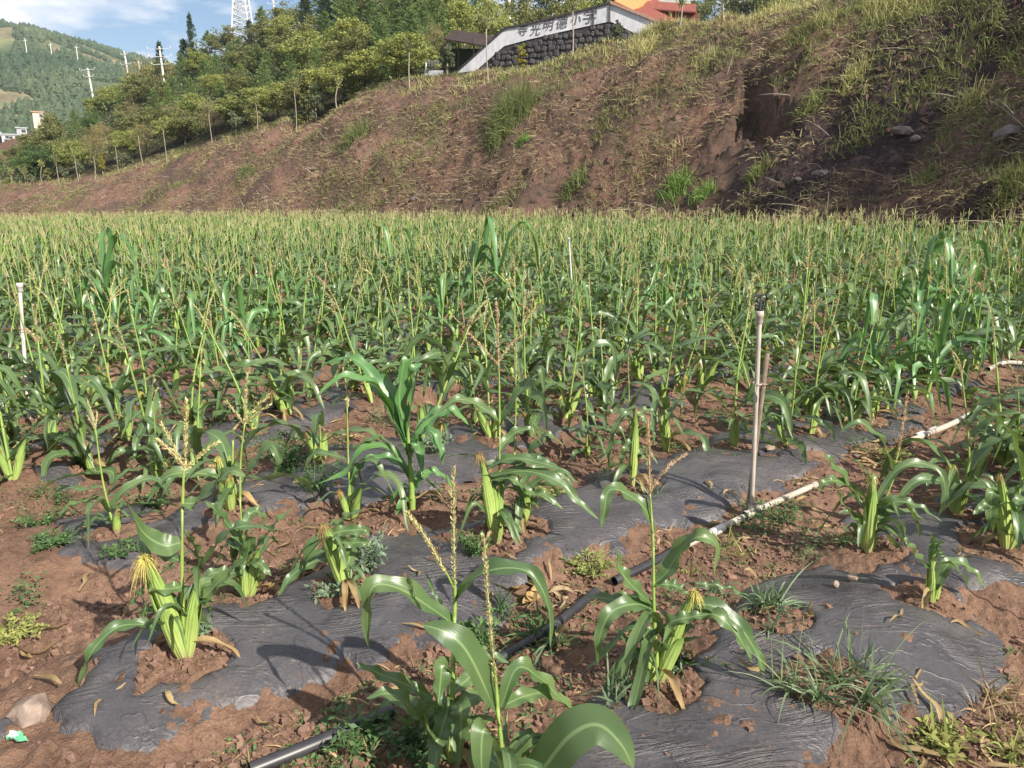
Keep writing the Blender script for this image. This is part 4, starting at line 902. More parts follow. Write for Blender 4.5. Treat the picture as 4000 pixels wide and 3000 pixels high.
hero('l', 'corn plant with ear wrapped in drooping blades left of the riser foot',
 [([(2470, 1905), (2475, 1760), (2480, 1640)], .007, None)],
 [([(2480, 1600), (2420, 1640, -.03), (2385, 1740, -.05), (2375, 1850, -.05)], .035, {}), ([(2480, 1610), (2540, 1660, -.02), (2560, 1740, -.03)], .035, {}), ([(2485, 1590), (2400, 1610), (2330, 1590)], .03, {}), ([(2475, 1700), (2440, 1760, -.04), (2420, 1830, -.05)], .04, {}),
  ([(2480, 1640), (2530, 1600, .04), (2590, 1650, .05)], .04, {}), ([(2475, 1750), (2520, 1790, -.03), (2540, 1850, -.04)], .035, {})],
 [((2470, 1908), (2485, 1590, -.01), .027, .022, True)], seed=123)

# ------------------------------------------------------------------ procedural corn individuals
PROTO = {'slim': [proto_corn(i, 'slim') for i in range(9)], 'bushy': [proto_corn(20+i, 'bushy') for i in range(7)], 'young': [proto_corn(40+i, 'young') for i in range(3)], 'stub': [proto_corn(60+i, 'stub') for i in range(3)]}
used = set()
def place(kind, idx, x, y, scale, yaw, tilt=(0, 0)):
    pr, h = PROTO[kind][idx % len(PROTO[kind])]
    o = pr if pr.name not in used else copy_tree(pr)
    if o is pr: used.add(pr.name)
    o.location = (x, y, gz(x, y)-.005); o.rotation_euler = (tilt[0], tilt[1], yaw); o.scale = (scale,)*3; return o
for i, (pd, p) in enumerate(zip(PLACED, PP)):
    px, py, h, kind, yaw, lb = pd; ph = PROTO[kind][i % len(PROTO[kind])][1]
    sc = h/(ph+(.22 if kind in ('slim', 'bushy') else 0)) if kind != 'stub' else h/.36
    tag(place(kind, i, p[0], p[1], float(np.clip(sc, .7, 1.7)), yaw), lb, 'corn plant', CORN_G)
desc = {'slim': 'slim tasselled corn', 'bushy': 'bushy tasselled corn', 'young': 'broad leaved corn without tassel', 'stub': 'short stubby corn without tassel'}
cnt = {}
ind_k = []
for i, a in enumerate(ind):
    q = rng.random(); kind = 'slim' if q < .50 else 'bushy' if q < .88 else 'young' if q < .94 else 'stub'; ind_k.append(kind)
order = sorted(range(len(ind)), key=lambda i: (ind[i][2], ind[i][3]))
for i in order:
    x, y, k, s, r = ind[i][:5]; kind = ind_k[i]; cnt[(k, kind)] = cnt.get((k, kind), 0)+1
    o = place(kind, int(rng.integers(0, 99)), x, y, rng.uniform(.88, 1.14)*(1 if kind != 'young' else 1.05), rng.uniform(0, 6.28), (rng.normal(0, .10), rng.normal(0, .10)))
    tag(o, '%s, %s such along %s' % (desc[kind], ordn(cnt[(k, kind)]), bed_name(k)), 'corn plant', CORN_G)
for ks in PROTO.values():
    for pr, h in ks:
        if pr.name not in used:
            for c in list(KIDS.get(pr.name, [])):
                for g in KIDS.get(c.name, []): bpy.data.objects.remove(g)
                bpy.data.objects.remove(c)
            bpy.data.objects.remove(pr)

# ------------------------------------------------------------------ the rest of the corn as one mass
def far_templates(seed, lod):
    rs = np.random.default_rng(seed); mb = MB(); h = rs.uniform(.62, .78); tall = rs.random() < .16
    lean = rs.normal(0, .06, 2); top = np.array([lean[0], lean[1], h])
    mb.add(tube([np.zeros(3), top*.5, top], [.009, .007, .004] if lod == 0 else [.011, .009, .007], 4, False), 1)
    nl = 10 if lod == 0 else 7; a0 = rs.uniform(0, 6.28)
    for k in range(nl):
        z = rs.uniform(.08, .62)*h; a = a0+k*2.4; ln = rs.uniform(.24, .48)*(1.35 if tall else 1); up = rs.uniform(-.1, 1.2)
        d = np.array([math.cos(a), math.sin(a), 0]); b = top*(z/h)
        mb.add(leafg([b, b+(d*.32+np.array([0, 0, up*.4]))*ln, b+(d*.68+np.array([0, 0, up*.4]))*ln, b+(d*.93+np.array([0, 0, -.25]))*ln], rs.uniform(.045, .068)*(1.2 if tall else 1), 7 if lod == 0 else 5, fold=.3, wave=.006, seed=k, across=3, twist=rs.normal(0, .5)), 0)
    for k in range(2):
        a = rs.uniform(0, 6.28); mb.add(tube([np.zeros(3), np.array([math.cos(a)*.05, math.sin(a)*.05, .12]), np.array([math.cos(a)*.08, math.sin(a)*.08, .22])], [.014, .024, .008], 5, False), 2)
    tl = rs.uniform(.18, .27); w = .011 if lod == 0 else .013
    def sp(p0, p1): mb.add(tube([p0, (p0+p1)/2, p1], [w*.35, w*.6, w*.3], 3, False), 3)
    if not tall:
        tp = top+np.array([lean[0]*.5, lean[1]*.5, tl]); sp(top, tp)
        for k in range(rs.integers(1, 5)):
            a = rs.uniform(0, 6.28); sp(top, top+np.array([math.cos(a)*.07, math.sin(a)*.07, tl*.6]))
    V, Q, U = mb.geom(); return V, Q, U, np.concatenate(mb.m)
T0 = [far_templates(500+i, 0) for i in range(24)]; T1 = [far_templates(700+i, 1) for i in range(16)]
Vs, Qs, Us, Ms = [], [], [], []; nb_ = 0
for i, (x, y, k, s, r, out_) in enumerate(rest):
    if r > 34 and rng.random() < .22: continue
    T = T0 if r < 16 else T1; V, Q, U, m_ = T[rng.integers(0, len(T))]; a = rng.uniform(0, 6.28); sc = rng.uniform(.88, 1.18)
    Vs.append((V @ rotz(a).T)*sc + [x, y, 0]); Qs.append(Q+nb_); Us.append(U); Ms.append(m_); nb_ += len(V)
cx = np.array([a[0] for a in rest]); 
V = np.concatenate(Vs); bx = np.concatenate([np.tile(v.mean(0)[:2], (len(v), 1)) for v in Vs]); V[:, 2] += base_z(bx[:, 0], bx[:, 1])-.005
me = mkmesh('corn_field', V, np.concatenate(Qs), np.concatenate(Us))
for m_ in ('leaf', 'stalk', 'husk', 'tassel_far'): me.materials.append(M[m_])
me.polygons.foreach_set('material_index', np.concatenate(Ms).astype(np.int32))
tag(obj('corn_field', me), 'dense field of tasselled dwarf corn reaching to the foot of the bank', 'corn field', kind='stuff')
print('far corn', len(rest), 'faces', len(me.polygons))

# ------------------------------------------------------------------ weeds, litter, stones
def th_mesh(name, mb, m, p, label, cat, group=None, smooth=True):
    me = mb.mesh(name, [m] if not isinstance(m, list) else m, smooth); o = obj(name, me, None, [float(v) for v in p]); return tag(o, label, cat, group)
def grass_tuft(px, py, rad, n, m, label, hgt=1., wd=.006):
    p = gp(px, py); rs = np.random.default_rng(int(px*7+py)); a = rs.uniform(0, 6.28, n); el = rs.uniform(.15, 1.45, n)**1.0
    d = np.stack([np.cos(a)*np.cos(el), np.sin(a)*np.cos(el), np.sin(el)*hgt], -1); d = unit(d)
    cc = rs.normal(0, .30, (7, 2))*rad; ci = rs.integers(0, 7, n); P0 = np.concatenate([cc[ci]+rs.normal(0, .07, (n, 2))*rad, np.zeros((n, 1))], 1)
    d = unit(d+rs.normal(0, .22, (n, 3))+np.concatenate([cc[ci]/rad*.5, np.zeros((n, 1))], 1)); d[:, 2] = np.abs(d[:, 2])
    mb = MB().add(ribbons(P0, d, rad*np.clip(rs.lognormal(-.35, .42, n), .25, 1.7), wd*rs.uniform(.6, 1.7, n), 6, rs.uniform(.15, 1.25, n), rs))
    return th_mesh('grass_tuft', mb, m, p, label, 'grass tuft', 'weedy grass tufts between the beds')
G = M['grass']; D = M['straw']
grass_tuft(3010, 2400, .20, 170, G, 'silvery grass tuft rooted in its own hole above the film on the right')
grass_tuft(3235, 2680, .235, 230, G, 'largest green grass tuft growing through the film at the lower right', 1.2)
grass_tuft(2430, 2720, .17, 120, G, 'grass tuft left of the base of the right leaning ear plant')
grass_tuft(2700, 2610, .13, 70, G, 'flattened grass tuft right of the base of the right leaning ear plant', .5)
grass_tuft(2100, 2480, .16, 110, M['weed'], 'dark grass tuft over the buried black pipe behind the nearest plants')
grass_tuft(1960, 2420, .15, 90, M['weed'], 'dark grass tuft left of the buried black pipe')
grass_tuft(2560, 1930, .13, 90, G, 'upright grass tuft left of the riser behind the drooping ear')
grass_tuft(600, 2385, .085, 60, M['weed'], 'tiny green grass tuft on the bare soil at the left')
grass_tuft(2850, 2160, .13, 60, M['yweed'], 'straw coloured grass tuft in front of the white pipe coupling', .7)
grass_tuft(2660, 2230, .12, 60, M['yweed'], 'yellow green grass tuft left of the white pipe coupling', .8)
grass_tuft(2080, 2570, .17, 36, G, 'sparse long bladed grass tuft between the two nearest right plants', 1.1)
grass_tuft(3150, 1600, .16, 110, M['weed'], 'dark grass tuft behind the riser between film patches')
grass_tuft(3900, 2760, .16, 120, D, 'dry straw tuft at the right photo edge')
grass_tuft(3640, 2935, .12, 90, M['yweed'], 'yellowish weedy tuft at the bottom right corner film edge', .8)
grass_tuft(3960, 2930, .13, 90, M['yweed'], 'yellowish weedy tuft in the bottom right corner', .6)
grass_tuft(1380, 2960, .10, 50, D, 'small dry tuft beside the glossy black pipe')
def leafy_weed(px, py, rad, hgt, ns, m, label, ls=.022):
    p = gp(px, py); rs = np.random.default_rng(int(px*3+py)); mb = MB(); Pl, Al, Bl, Ll = [], [], [], []
    for k in range(ns):
        a = rs.uniform(0, 6.28); tip = np.array([math.cos(a), math.sin(a), 0])*rad*rs.uniform(.3, 1)+np.array([0, 0, hgt*rs.uniform(.4, 1)])
        st = np.array([math.cos(a), math.sin(a), 0])*rad*.25*rs.random(); C = spline([st, (st+tip)/2+[0, 0, hgt*.15], tip], 6); mb.add(tube(C, .0014, 3, False))
        nl = int(rs.integers(9, 16)); t = rs.uniform(.15, 1, nl); pp = np.array([np.interp(t, np.linspace(0, 1, 6), C[:, q]) for q in range(3)]).T
        A = unit(rs.normal(0, 1, (nl, 3))*[1, 1, .45]+[0, 0, .2]); B = unit(np.cross(A, rs.normal(0, 1, (nl, 3))*.5+[0, 0, 1.])); l = ls*rs.uniform(.6, 1.4, nl)
        Pl.append(pp+A*l[:, None]*.5); Al.append(A); Bl.append(B); Ll.append(l)
    l = np.concatenate(Ll); mb.add(flakes(np.concatenate(Pl), np.concatenate(Al), np.concatenate(Bl), l, l*.42))
    return th_mesh('leafy_weed', mb, m, p, label, 'weed', 'leafy weeds between the beds', False)
Wd_ = M['weed']; Sv = M['silver']
leafy_weed(1130, 1860, .20, .26, 60, Wd_, 'dense dark feathery weed clump left of the broad leaved corn', .03)
leafy_weed(1230, 1930, .16, .16, 34, Wd_, 'low dark weed spreading in front of the dense feathery clump')
leafy_weed(1420, 2250, .15, .17, 40, Sv, 'silvery thistle like weed right of the stout left leaning ear', .028)
leafy_weed(1300, 2330, .11, .07, 20, Sv, 'flat silvery weed in the hole of the stout ear', .026)
leafy_weed(210, 2130, .14, .05, 40, Wd_, 'flat green rosette weed on the soil at the left')
leafy_weed(160, 2050, .12, .08, 26, Wd_, 'thin weed above the flat rosette at the left')
leafy_weed(320, 1850, .07, .05, 26, Wd_, 'small bright round weed on the film edge at the left')
leafy_weed(60, 1800, .12, .07, 26, Wd_, 'leafy weed beneath the fat leaning ear at the left edge')
leafy_weed(480, 2170, .13, .05, 26, Wd_, 'green ground weed under the small stubby ears')
leafy_weed(40, 2500, .16, .05, 46, M['yweed'], 'pale yellowish weed patch on the bare soil at the left edge', .02)
leafy_weed(1700, 1780, .13, .14, 36, Sv, 'silvery weed right of the broad leaved corn stem', .026)
leafy_weed(1850, 2180, .10, .12, 24, Wd_, 'weed at the foot of the ribbed ear cluster', .026)
leafy_weed(2140, 1950, .14, .09, 34, M['yweed'], 'pale weed behind the long sweeping leaves in the centre')
leafy_weed(2300, 2230, .17, .07, 46, M['yweed'], 'yellow green weed patch in the furrow left of the pipe', .022)
leafy_weed(1850, 2540, .10, .13, 26, Wd_, 'weed with broad leaves behind the nearest corn stalks', .034)
leafy_weed(1420, 2920, .12, .09, 26, Wd_, 'weed beside the glossy black pipe at the bottom', .026)
leafy_weed(1620, 2960, .12, .07, 26, Wd_, 'weed left of the nearest stalks at the bottom', .026)
leafy_weed(790, 2490, .06, .05, 10, Sv, 'tiny grey green weed right of the big leaning ear base', .03)
leafy_weed(2640, 2600, .08, .04, 12, Wd_, 'small weed at the foot of the right leaning ear', .03)
leafy_weed(3480, 1800, .16, .08, 40, M['yweed'], 'yellow green weed patch round the greyish pipe')
leafy_weed(3700, 2930, .12, .05, 26, M['yweed'], 'pale leafy weed at the bottom right', .03)
leafy_weed(1090, 1600, .1, .1, 26, Wd_, 'weed between the beds behind the bare soil patch')
leafy_weed(3850, 1700, .14, .12, 30, Wd_, 'weed cluster behind the leaning corn on the right')
leafy_weed(600, 1980, .1, .08, 22, Wd_, 'weed tuft on soil between the left ears')
def dry_litter(px, py, rad, n, label, m=None, wd=.012, ln=1.):
    p = gp(px, py); rs = np.random.default_rng(int(px+py*5)); mb = MB()
    for k in range(n):
        a = rs.uniform(0, 6.28); c = np.array([math.cos(a), math.sin(a), 0])*rad*rs.random()**.6; th = rs.uniform(0, 6.28); l = rad*rs.uniform(.5, 1.1)*ln
        P = [c+[0, 0, .008]]
        for q in range(3): th += rs.normal(0, .7); P.append(P[-1]+np.array([math.cos(th), math.sin(th), 0])*l/3+np.array([0, 0, rs.uniform(-.35, .5)*l/3]))
        P = np.array(P); P[:, 2] = np.clip(P[:, 2], .004, None); mb.add(leafg(P, wd*rs.uniform(.4, 1.3), 8, fold=.6, wave=.003, across=3, roll=rs.normal(0, .8), seed=k))
    return th_mesh('dried_leaves', mb, m or D, p, label, 'dried leaves', 'dried corn leaf litter between the beds')
dry_litter(2190, 2350, .13, 18, 'pale dried corn leaves in the furrow right of the centre ears', wd=.02)
dry_litter(2070, 2300, .12, 12, 'brown curled dead leaves above the pale dried ones', M['silk_old'], .05)
dry_litter(2880, 2110, .09, 9, 'tan dried leaf bits leaning on the white pipe coupling')
dry_litter(3380, 1790, .18, 34, 'long heap of yellow straw above the upright silky ear', wd=.016)
dry_litter(3170, 1900, .14, 22, 'curly dry roots and straw right of the riser foot', wd=.008)
dry_litter(3790, 2190, .07, 9, 'crumpled dried leaf held beside the broken stub', wd=.03)
dry_litter(380, 1690, .12, 10, 'yellow dried leaf lying at the left between the ears', wd=.035)
dry_litter(1790, 1490, .15, 26, 'ring of tan dried leaves in the centre behind the broad leaved corn', wd=.03)
dry_litter(2060, 1580, .13, 26, 'curled straw heap in the centre beneath a corn plant', wd=.02)
dry_litter(1340, 1700, .13, 14, 'dried leaves behind the broad leaved corn at its left', wd=.03)
dry_litter(1190, 2240, .14, 30, 'tangle of brown dead weeds left of the stout ear', M['silk_old'], .01)
dry_litter(1370, 2860, .07, 8, 'little dried leaf curls left of the nearest corn')
dry_litter(3950, 2700, .14, 24, 'yellow straw heap at the right photo edge', wd=.01)
dry_litter(3900, 2900, .14, 16, 'dead leaves in the bottom right corner', wd=.02)
dry_litter(700, 1800, .12, 12, 'dry strips of leaf on the soil left of the slanting ear')
dry_litter(1000, 1900, .12, 12, 'dry leaf strips on the soil behind the second plant')
dry_litter(2560, 2110, .10, 12, 'dry leaf scraps left of the riser foot')
# ground cover in the furrows
n = 18000; a = rng.uniform(R(-37), R(37), n); r = 1.9*np.exp(rng.uniform(0, math.log(13/1.9), n)); x, y = r*np.sin(a), r*np.cos(a)
u, s = bed_rel(x, y); q = np.abs(((u-BC)/PER+.5) % 1-.5)*PER
k1 = ((q > .43) | ((r > 4.6) & (rng.random(n) < .35))) & (vnoise(x/.4, y/.4, 21)+.6*vnoise(x/.13, y/.13, 22) > .12-.02*r); x, y = x[k1], y[k1]; n = len(x); z = ground_z(x, y)
half = rng.random(n) < .5
d = unit(np.stack([rng.normal(size=n), rng.normal(size=n), np.abs(rng.normal(size=n))*.5+.05], -1)); P0 = np.stack([x, y, z], -1)
V1 = ribbons(P0[half], d[half], rng.uniform(.03, .11, half.sum()), np.full(half.sum(), .004), 3, .5)
tag(obj('straw_litter', MB().add(V1).mesh('straw_litter', [M['straw']])), kind='stuff')
h2 = ~half; m2 = int(h2.sum()); rep = 5; Pc = np.repeat(P0[h2], rep, 0)+rng.normal(0, .014, (m2*rep, 3))*[1, 1, .4]+[0, 0, .012]
A = unit(rng.normal(size=(m2*rep, 3))*[1, 1, .4]); B = unit(np.cross(A, rng.normal(size=(m2*rep, 3))*.5+[0, 0, 1.])); l = rng.uniform(.010, .024, m2*rep)
tag(obj('ground_weeds', MB().add(flakes(Pc, A, B, l, l*.5)).mesh('ground_weeds', [M['weed']], False)), kind='stuff')
n = 420; a = rng.uniform(R(-37), R(37), n); r = 2.2*np.exp(rng.uniform(0, math.log(11/2.2), n)); mb = MB()
for q in range(n):
    x, y = r[q]*math.sin(a[q]), r[q]*math.cos(a[q]); u = x*NX+y*NY
    if abs(((u-BC)/PER+.5) % 1-.5)*PER < .36 and rng.random() < .75: continue
    th = rng.uniform(0, 6.28); l = rng.uniform(.06, .2); P = [np.array([x, y, 0])]
    for w_ in range(3): th += rng.normal(0, .6); P.append(P[-1]+np.array([math.cos(th), math.sin(th), 0])*l/3)
    P = np.array(P); P[:, 2] = ground_z(P[:, 0], P[:, 1])+.012+rng.uniform(0, .025, 4); mb.add(leafg(P, rng.uniform(.008, .024), 8, fold=.8, wave=.003, across=3, roll=rng.normal(0, .6), seed=q))
tag(obj('leaf_litter', mb.mesh('leaf_litter', [M['dryleaf']])), kind='stuff')
n = 130; a = rng.uniform(R(-37), R(37), n); r = 3.4*np.exp(rng.uniform(0, math.log(12/3.4), n)); x, y = r*np.sin(a), r*np.cos(a)
q = np.abs(((x*NX+y*NY-BC)/PER+.5) % 1-.5)*PER; k1 = q > .36; x, y = x[k1], y[k1]; m2 = len(x); rep_ = 150; hh = np.repeat(rng.uniform(.04, .16, m2), rep_); rr_ = np.repeat(rng.uniform(.05, .14, m2), rep_)
Pc = np.stack([np.repeat(x, rep_), np.repeat(y, rep_)], -1)+rng.normal(0, .55, (m2*rep_, 2))*rr_[:, None]; Pc = np.concatenate([Pc, (ground_z(Pc[:, 0], Pc[:, 1])+hh*rng.random(m2*rep_))[:, None]], 1)
A = unit(rng.normal(size=(m2*rep_, 3))*[1, 1, .5]); B = unit(np.cross(A, rng.normal(size=(m2*rep_, 3))*.5+[0, 0, 1.])); l = rng.uniform(.012, .03, m2*rep_)
tag(obj('furrow_weeds', MB().add(flakes(Pc, A, B, l, l*.4)).mesh('furrow_weeds', [M['weed']], False)), kind='stuff')
def stone(px, py, sx, sy, sz, label, up=0, m='rock', D_=None):
    import bmesh
    bm = bmesh.new(); bmesh.ops.create_icosphere(bm, subdivisions=2, radius=.5); rs = random.Random(int(px))
    o_ = rs.random()*50
    for v in bm.verts:
        c = v.co; k = 1+.75*float(fbm(c.x*2.3+o_, c.y*2.3+c.z*1.7, 2, 3)); v.co = Vector((round(c.x*k*5)/5*.5+c.x*k*.5, c.y*k, max(c.z*k, -.3)))
    bmesh.ops.triangulate(bm, faces=bm.faces[:]); me = bpy.data.meshes.new('stone'); bm.to_mesh(me); bm.free(); me.materials.append(M[m])
    p = gp(px, py) if D_ is None else D_; o = obj('stone', me, None, (float(p[0]), float(p[1]), float(p[2])+up)); o.scale = (sx, sy, sz); o.rotation_euler = (rs.uniform(-.2, .2), rs.uniform(-.2, .2), rs.uniform(0, 3))
    return tag(o, label, 'stone', 'stones lying about')
stone(105, 2790, .13, .11, .10, 'large earthy rock on the bare soil at the left edge', -.01, 'rock')
stone(3195, 2130, .048, .036, .036, 'pale stone on the film edge left of the upright silky ear', .03)
stone(3325, 2290, .045, .036, .034, 'larger of two small stones on the right film, on the right', .035)
stone(3260, 2312, .036, .03, .026, 'smaller of two small stones on the right film, on the left', .035)
stone(3005, 1770, .075, .05, .04, 'brown stone on the film right of the riser', .03)
stone(2995, 1690, .06, .05, .03, 'tan flat stone right of the riser behind the brown one', .03)
stone(2850, 2270, .06, .04, .035, 'reddish clod below the white pipe coupling', .01, 'clod')
stone(950, 2310, .055, .05, .05, 'reddish clod left of the pale twin ear base', .01, 'clod')
stone(1320, 1900, .06, .05, .05, 'reddish clod left of the broad leaved corn', .01, 'clod')
# scrap of plastic wrapper
p = gp(70, 2915); C = [[-.03, 0, .01], [-.01, .006, .02], [.012, -.004, .018], [.03, .004, .008]]
th_mesh('plastic_scrap', MB().add(leafg(np.array(C), .035, 10, fold=.7, wave=.006, across=5, base=.8)), M['greenwrap'], p, 'crumpled white and green plastic scrap on bare soil at the lower left', 'litter')

# ------------------------------------------------------------------ cover of the bank
def bank_pts(n, pxa, pxb, ta, tb, seed):
    rs = np.random.default_rng(seed); az = rs.uniform(az_of(pxa), az_of(pxb), n); t = rs.uniform(ta, tb, n)
    r = np.interp(az, C_az, C_D0) + t*(np.interp(az, C_az, C_D1)-np.interp(az, C_az, C_D0)); x, y = r*np.sin(az), r*np.cos(az)
    return x, y, t, az, r
def bank_cover(name, m, n, sel, ln, wd, up, seed, pxa=-300, pxb=4400, ta=-.03, tb=1.12, clump=1, spread=.1, droop=.5):
    x, y, t, az, r = bank_pts(n, pxa, pxb, ta, tb, seed); k = sel(x, y, t, az); x, y = x[k], y[k]; rs = np.random.default_rng(seed+1)
    x = np.repeat(x, clump)+rs.normal(0, spread, len(x)*clump); y = np.repeat(y, clump)+rs.normal(0, spread, len(y)*clump); z = ground_z(x, y)-.02; m_ = len(x)
    d = unit(np.stack([rs.normal(size=m_), rs.normal(size=m_)-.2, up+np.abs(rs.normal(size=m_))*up], -1))
    g = ribbons(np.stack([x, y, z], -1), d, rs.uniform(*ln, m_), rs.uniform(*wd, m_), 2, droop, rs); o = obj(name, MB().add(g).mesh(name, [m])); print(name, m_); return tag(o, kind='stuff')
N2 = lambda x, y, sc, s: fbm(x/sc, y/sc, 3, s)
right = lambda az: sst(az_of(2300), az_of(3200), az)
bank_cover('dry_grass', M['drygrass'], 40000, lambda x, y, t, az: N2(x, y, 2.2, 201) > -.10+.18*right(az)*(t < .7)-.12*(t < .12), (.08, .7), (.012, .030), .30, 301, clump=3)
bank_cover('bank_grass', M['bgrass'], 12000, lambda x, y, t, az: N2(x, y, 2.4, 202)+.25*(t-.6)-.10*right(az)*(t < .6) > .10, (.15, .6), (.02, .035), .9, 303, clump=8, spread=.22)
bank_cover('low_weeds', M['yweed2'], 34000, lambda x, y, t, az: (N2(x, y, 1.6, 203) > .02+.08*right(az)*(t < .7)), (.06, .2), (.04, .08), .5, 305, clump=1)
bank_cover('tall_grass', M['ygrass'], 14000, lambda x, y, t, az: N2(x, y, 3.5, 204) > -.16+.25*(1-sst(az_of(2700), az_of(3150), az)), (.5, 1.15), (.02, .035), 1.6, 307, 2450, 4400, .74, 1.25, clump=3, spread=.2)
bank_cover('shaded_grass', M['bgrass'], 5000, lambda x, y, t, az: N2(x, y, 2.2, 205)+.8*(t-.72) > .0, (.35, .8), (.02, .04), 1.0, 309, 3000, 4400, .35, .95, clump=3, spread=.2)
bank_cover('crest_grass', M['ygrass'], 2600, lambda x, y, t, az: N2(x, y, 2, 206) > -.1, (.25, .6), (.02, .035), 1.6, 311, -200, 3000, .93, 1.06, clump=4, spread=.25)
bank_cover('foot_grass', M['drygrass'], 5000, lambda x, y, t, az: N2(x, y, 2, 207) > -.05, (.25, .6), (.02, .04), 1.0, 313, -200, 4300, -.08, .08, clump=3, spread=.2)
n = 6000; x, y, t, az, r = bank_pts(n, -200, 4300, 0, 1., 401); sz = .05+.22*rng.random(n)**6
clods(np.stack([x, y, ground_z(x, y)], -1), sz, 'bank_clods', M['bclod'])
# sticks and roots on the bank
x, y, t, az, r = bank_pts(420, 300, 4300, 0, 1., 403); d = unit(np.stack([rng.normal(size=420), rng.normal(size=420)*.6, rng.uniform(0, .8, 420)], -1))
tag(obj('dead_twigs', MB().add(ribbons(np.stack([x, y, ground_z(x, y)], -1), d, rng.uniform(.4, 1.6, 420), np.full(420, .03), 4, .2)).mesh('dead_twigs', [M['bark']])), kind='stuff')
def on_bank(px, py):
    """march a pixel ray on to the land"""
    d = ray(px, py); h = math.hypot(d[0], d[1]); D = np.arange(15, 130, .25); x = d[0]/h*D; y = d[1]/h*D; z = H+d[2]/h*D; g = base_z(x, y); k = np.argmax(g > z)
    return np.array([x[k], y[k], gz(x[k], y[k])])
def bank_tuft(px, py, rad, n, m, label, hg=1.2):
    p = on_bank(px, py); rs = np.random.default_rng(int(px+py)); a = rs.uniform(0, 6.28, n); el = rs.uniform(.3, 1.5, n)
    d = np.stack([np.cos(a)*np.cos(el), np.sin(a)*np.cos(el), np.sin(el)*hg], -1); P0 = rs.normal(0, .3, (n, 3))*rad*[1, .6, 0]
    P0[:, 2] = 0; P0[:, 2] = ground_z(P0[:, 0]+p[0], P0[:, 1]+p[1])-p[2]
    return th_mesh('bank_tuft', MB().add(ribbons(P0, unit(d), rad*rs.uniform(.5, 1.2, n), np.full(n, .028), 4, .6, rs)), m, p, label, 'grass tuft', 'grass tufts on the bank')
Bg = mat('bright bank grass', b_simple([(.3, (.13, .22, .05)), (.7, (.24, .36, .10))], 3, .6, .2, tr=(.28, .42, .1), fac=.25))
bank_tuft(2640, 760, 1.0, 420, Bg, 'bright green grass tuft at the foot of the bank right of centre', 1.6)
bank_tuft(2745, 770, .75, 300, Bg, 'rounded drooping grass tuft beside the tall one at the bank foot')
bank_tuft(2250, 740, 1.1, 320, M['bgrass'], 'grey green tuft at the bank foot left of the bright pair')
bank_tuft(2045, 560, .6, 220, Bg, 'small vivid green tuft at mid height of the bank')
bank_tuft(2010, 430, 2.0, 1100, M['bgrass'], 'wide pale green tuft high on the bank below the school wall')
bank_tuft(1980, 500, 1.7, 700, M['bgrass'], 'green tuft below the wide pale tuft on the bank')
bank_tuft(2960, 690, .8, 260, M['bgrass'], 'tuft low on the right bank below the ridged soil')
bank_tuft(3170, 420, .8, 260, M['bgrass'], 'tuft just right of the dark niche in the bank')
bank_tuft(3330, 320, .9, 260, M['ygrass'], 'pale spiky tuft high on the right bank')
bank_tuft(3780, 420, .9, 160, M['ygrass'], 'straw coloured star shaped tuft on the right bank')
bank_tuft(3600, 730, .8, 160, M['bgrass'], 'spreading tuft near the foot of the right bank')
bank_tuft(3970, 740, 1.0, 300, M['bgrass'], 'tall tuft at the foot of the bank by the right edge')
bank_tuft(2640, 620, .9, 100, M['drygrass'], 'dry tuft above the bright green foot tuft')
bank_tuft(2750, 250, .9, 200, M['ygrass'], 'pale dry tuft left above the dark niche')
bank_tuft(1390, 540, 1.5, 420, M['bgrass'], 'green tuft on the bank left of the wide pale one')
bank_tuft(960, 690, 1.0, 180, M['bgrass'], 'green tuft low on the left part of the bank')
def brock(px, py, s, label): 
    p = on_bank(px, py); s *= .72; return stone(px, py, s, s*.7, s*.5, label, -.12*s, 'brock', p)
brock(3520, 520, 1.3, 'grey slab rock in the right bank below the grass')
brock(3580, 545, .9, 'purplish rock beside the grey slab in the right bank')
brock(3930, 520, 1.7, 'large layered brown rock at the right edge of the bank')
brock(3115, 715, .55, 'small pale rock near the foot of the right bank')
brock(3210, 690, .9, 'flat rock low in the right bank')
brock(1795, 780, .5, 'pale tan rock at the foot of the bank in the centre')
brock(1620, 775, .7, 'flat pale rock at the bank foot left of centre')
brock(1685, 490, .6, 'pale earth lump on the middle of the bank')
brock(545, 737, .6, 'small white stone on the left slope')

# ------------------------------------------------------------------ trees
def crown_broad(seed, h=8., w=5.5, n=7000, leaf=.23, base=.14, nclump=80, lean=0):
    rs = np.random.default_rng(seed); c = []
    while len(c) < nclump:
        p = rs.uniform(-1, 1, 3)
        if .25 < np.linalg.norm(p) < 1: c.append(p*(.55+.45*rs.random()))
    c = np.array(c)
    taper = 1-.35*np.clip(c[:, 2], 0, 1); c[:, :2] *= taper[:, None]
    ctr = np.stack([c[:, 0]*w/2, c[:, 1]*w/2, h*(base+1)/2+c[:, 2]*h*(1-base)/2], -1); cr = rs.uniform(.45, .95, nclump)*w/6
    k = rs.integers(0, nclump, n); d = unit(rs.normal(size=(n, 3))); P = ctr[k]+d*(cr[k]*rs.random(n)**.5)[:, None]*[1, 1, .75]
    A = unit(rs.normal(size=(n, 3))+d*.4); B = unit(np.cross(A, unit(rs.normal(size=(n, 3))))); l = leaf*rs.uniform(.6, 1.4, n)
    return flakes(P, A, B, l, l*.6), ctr, cr
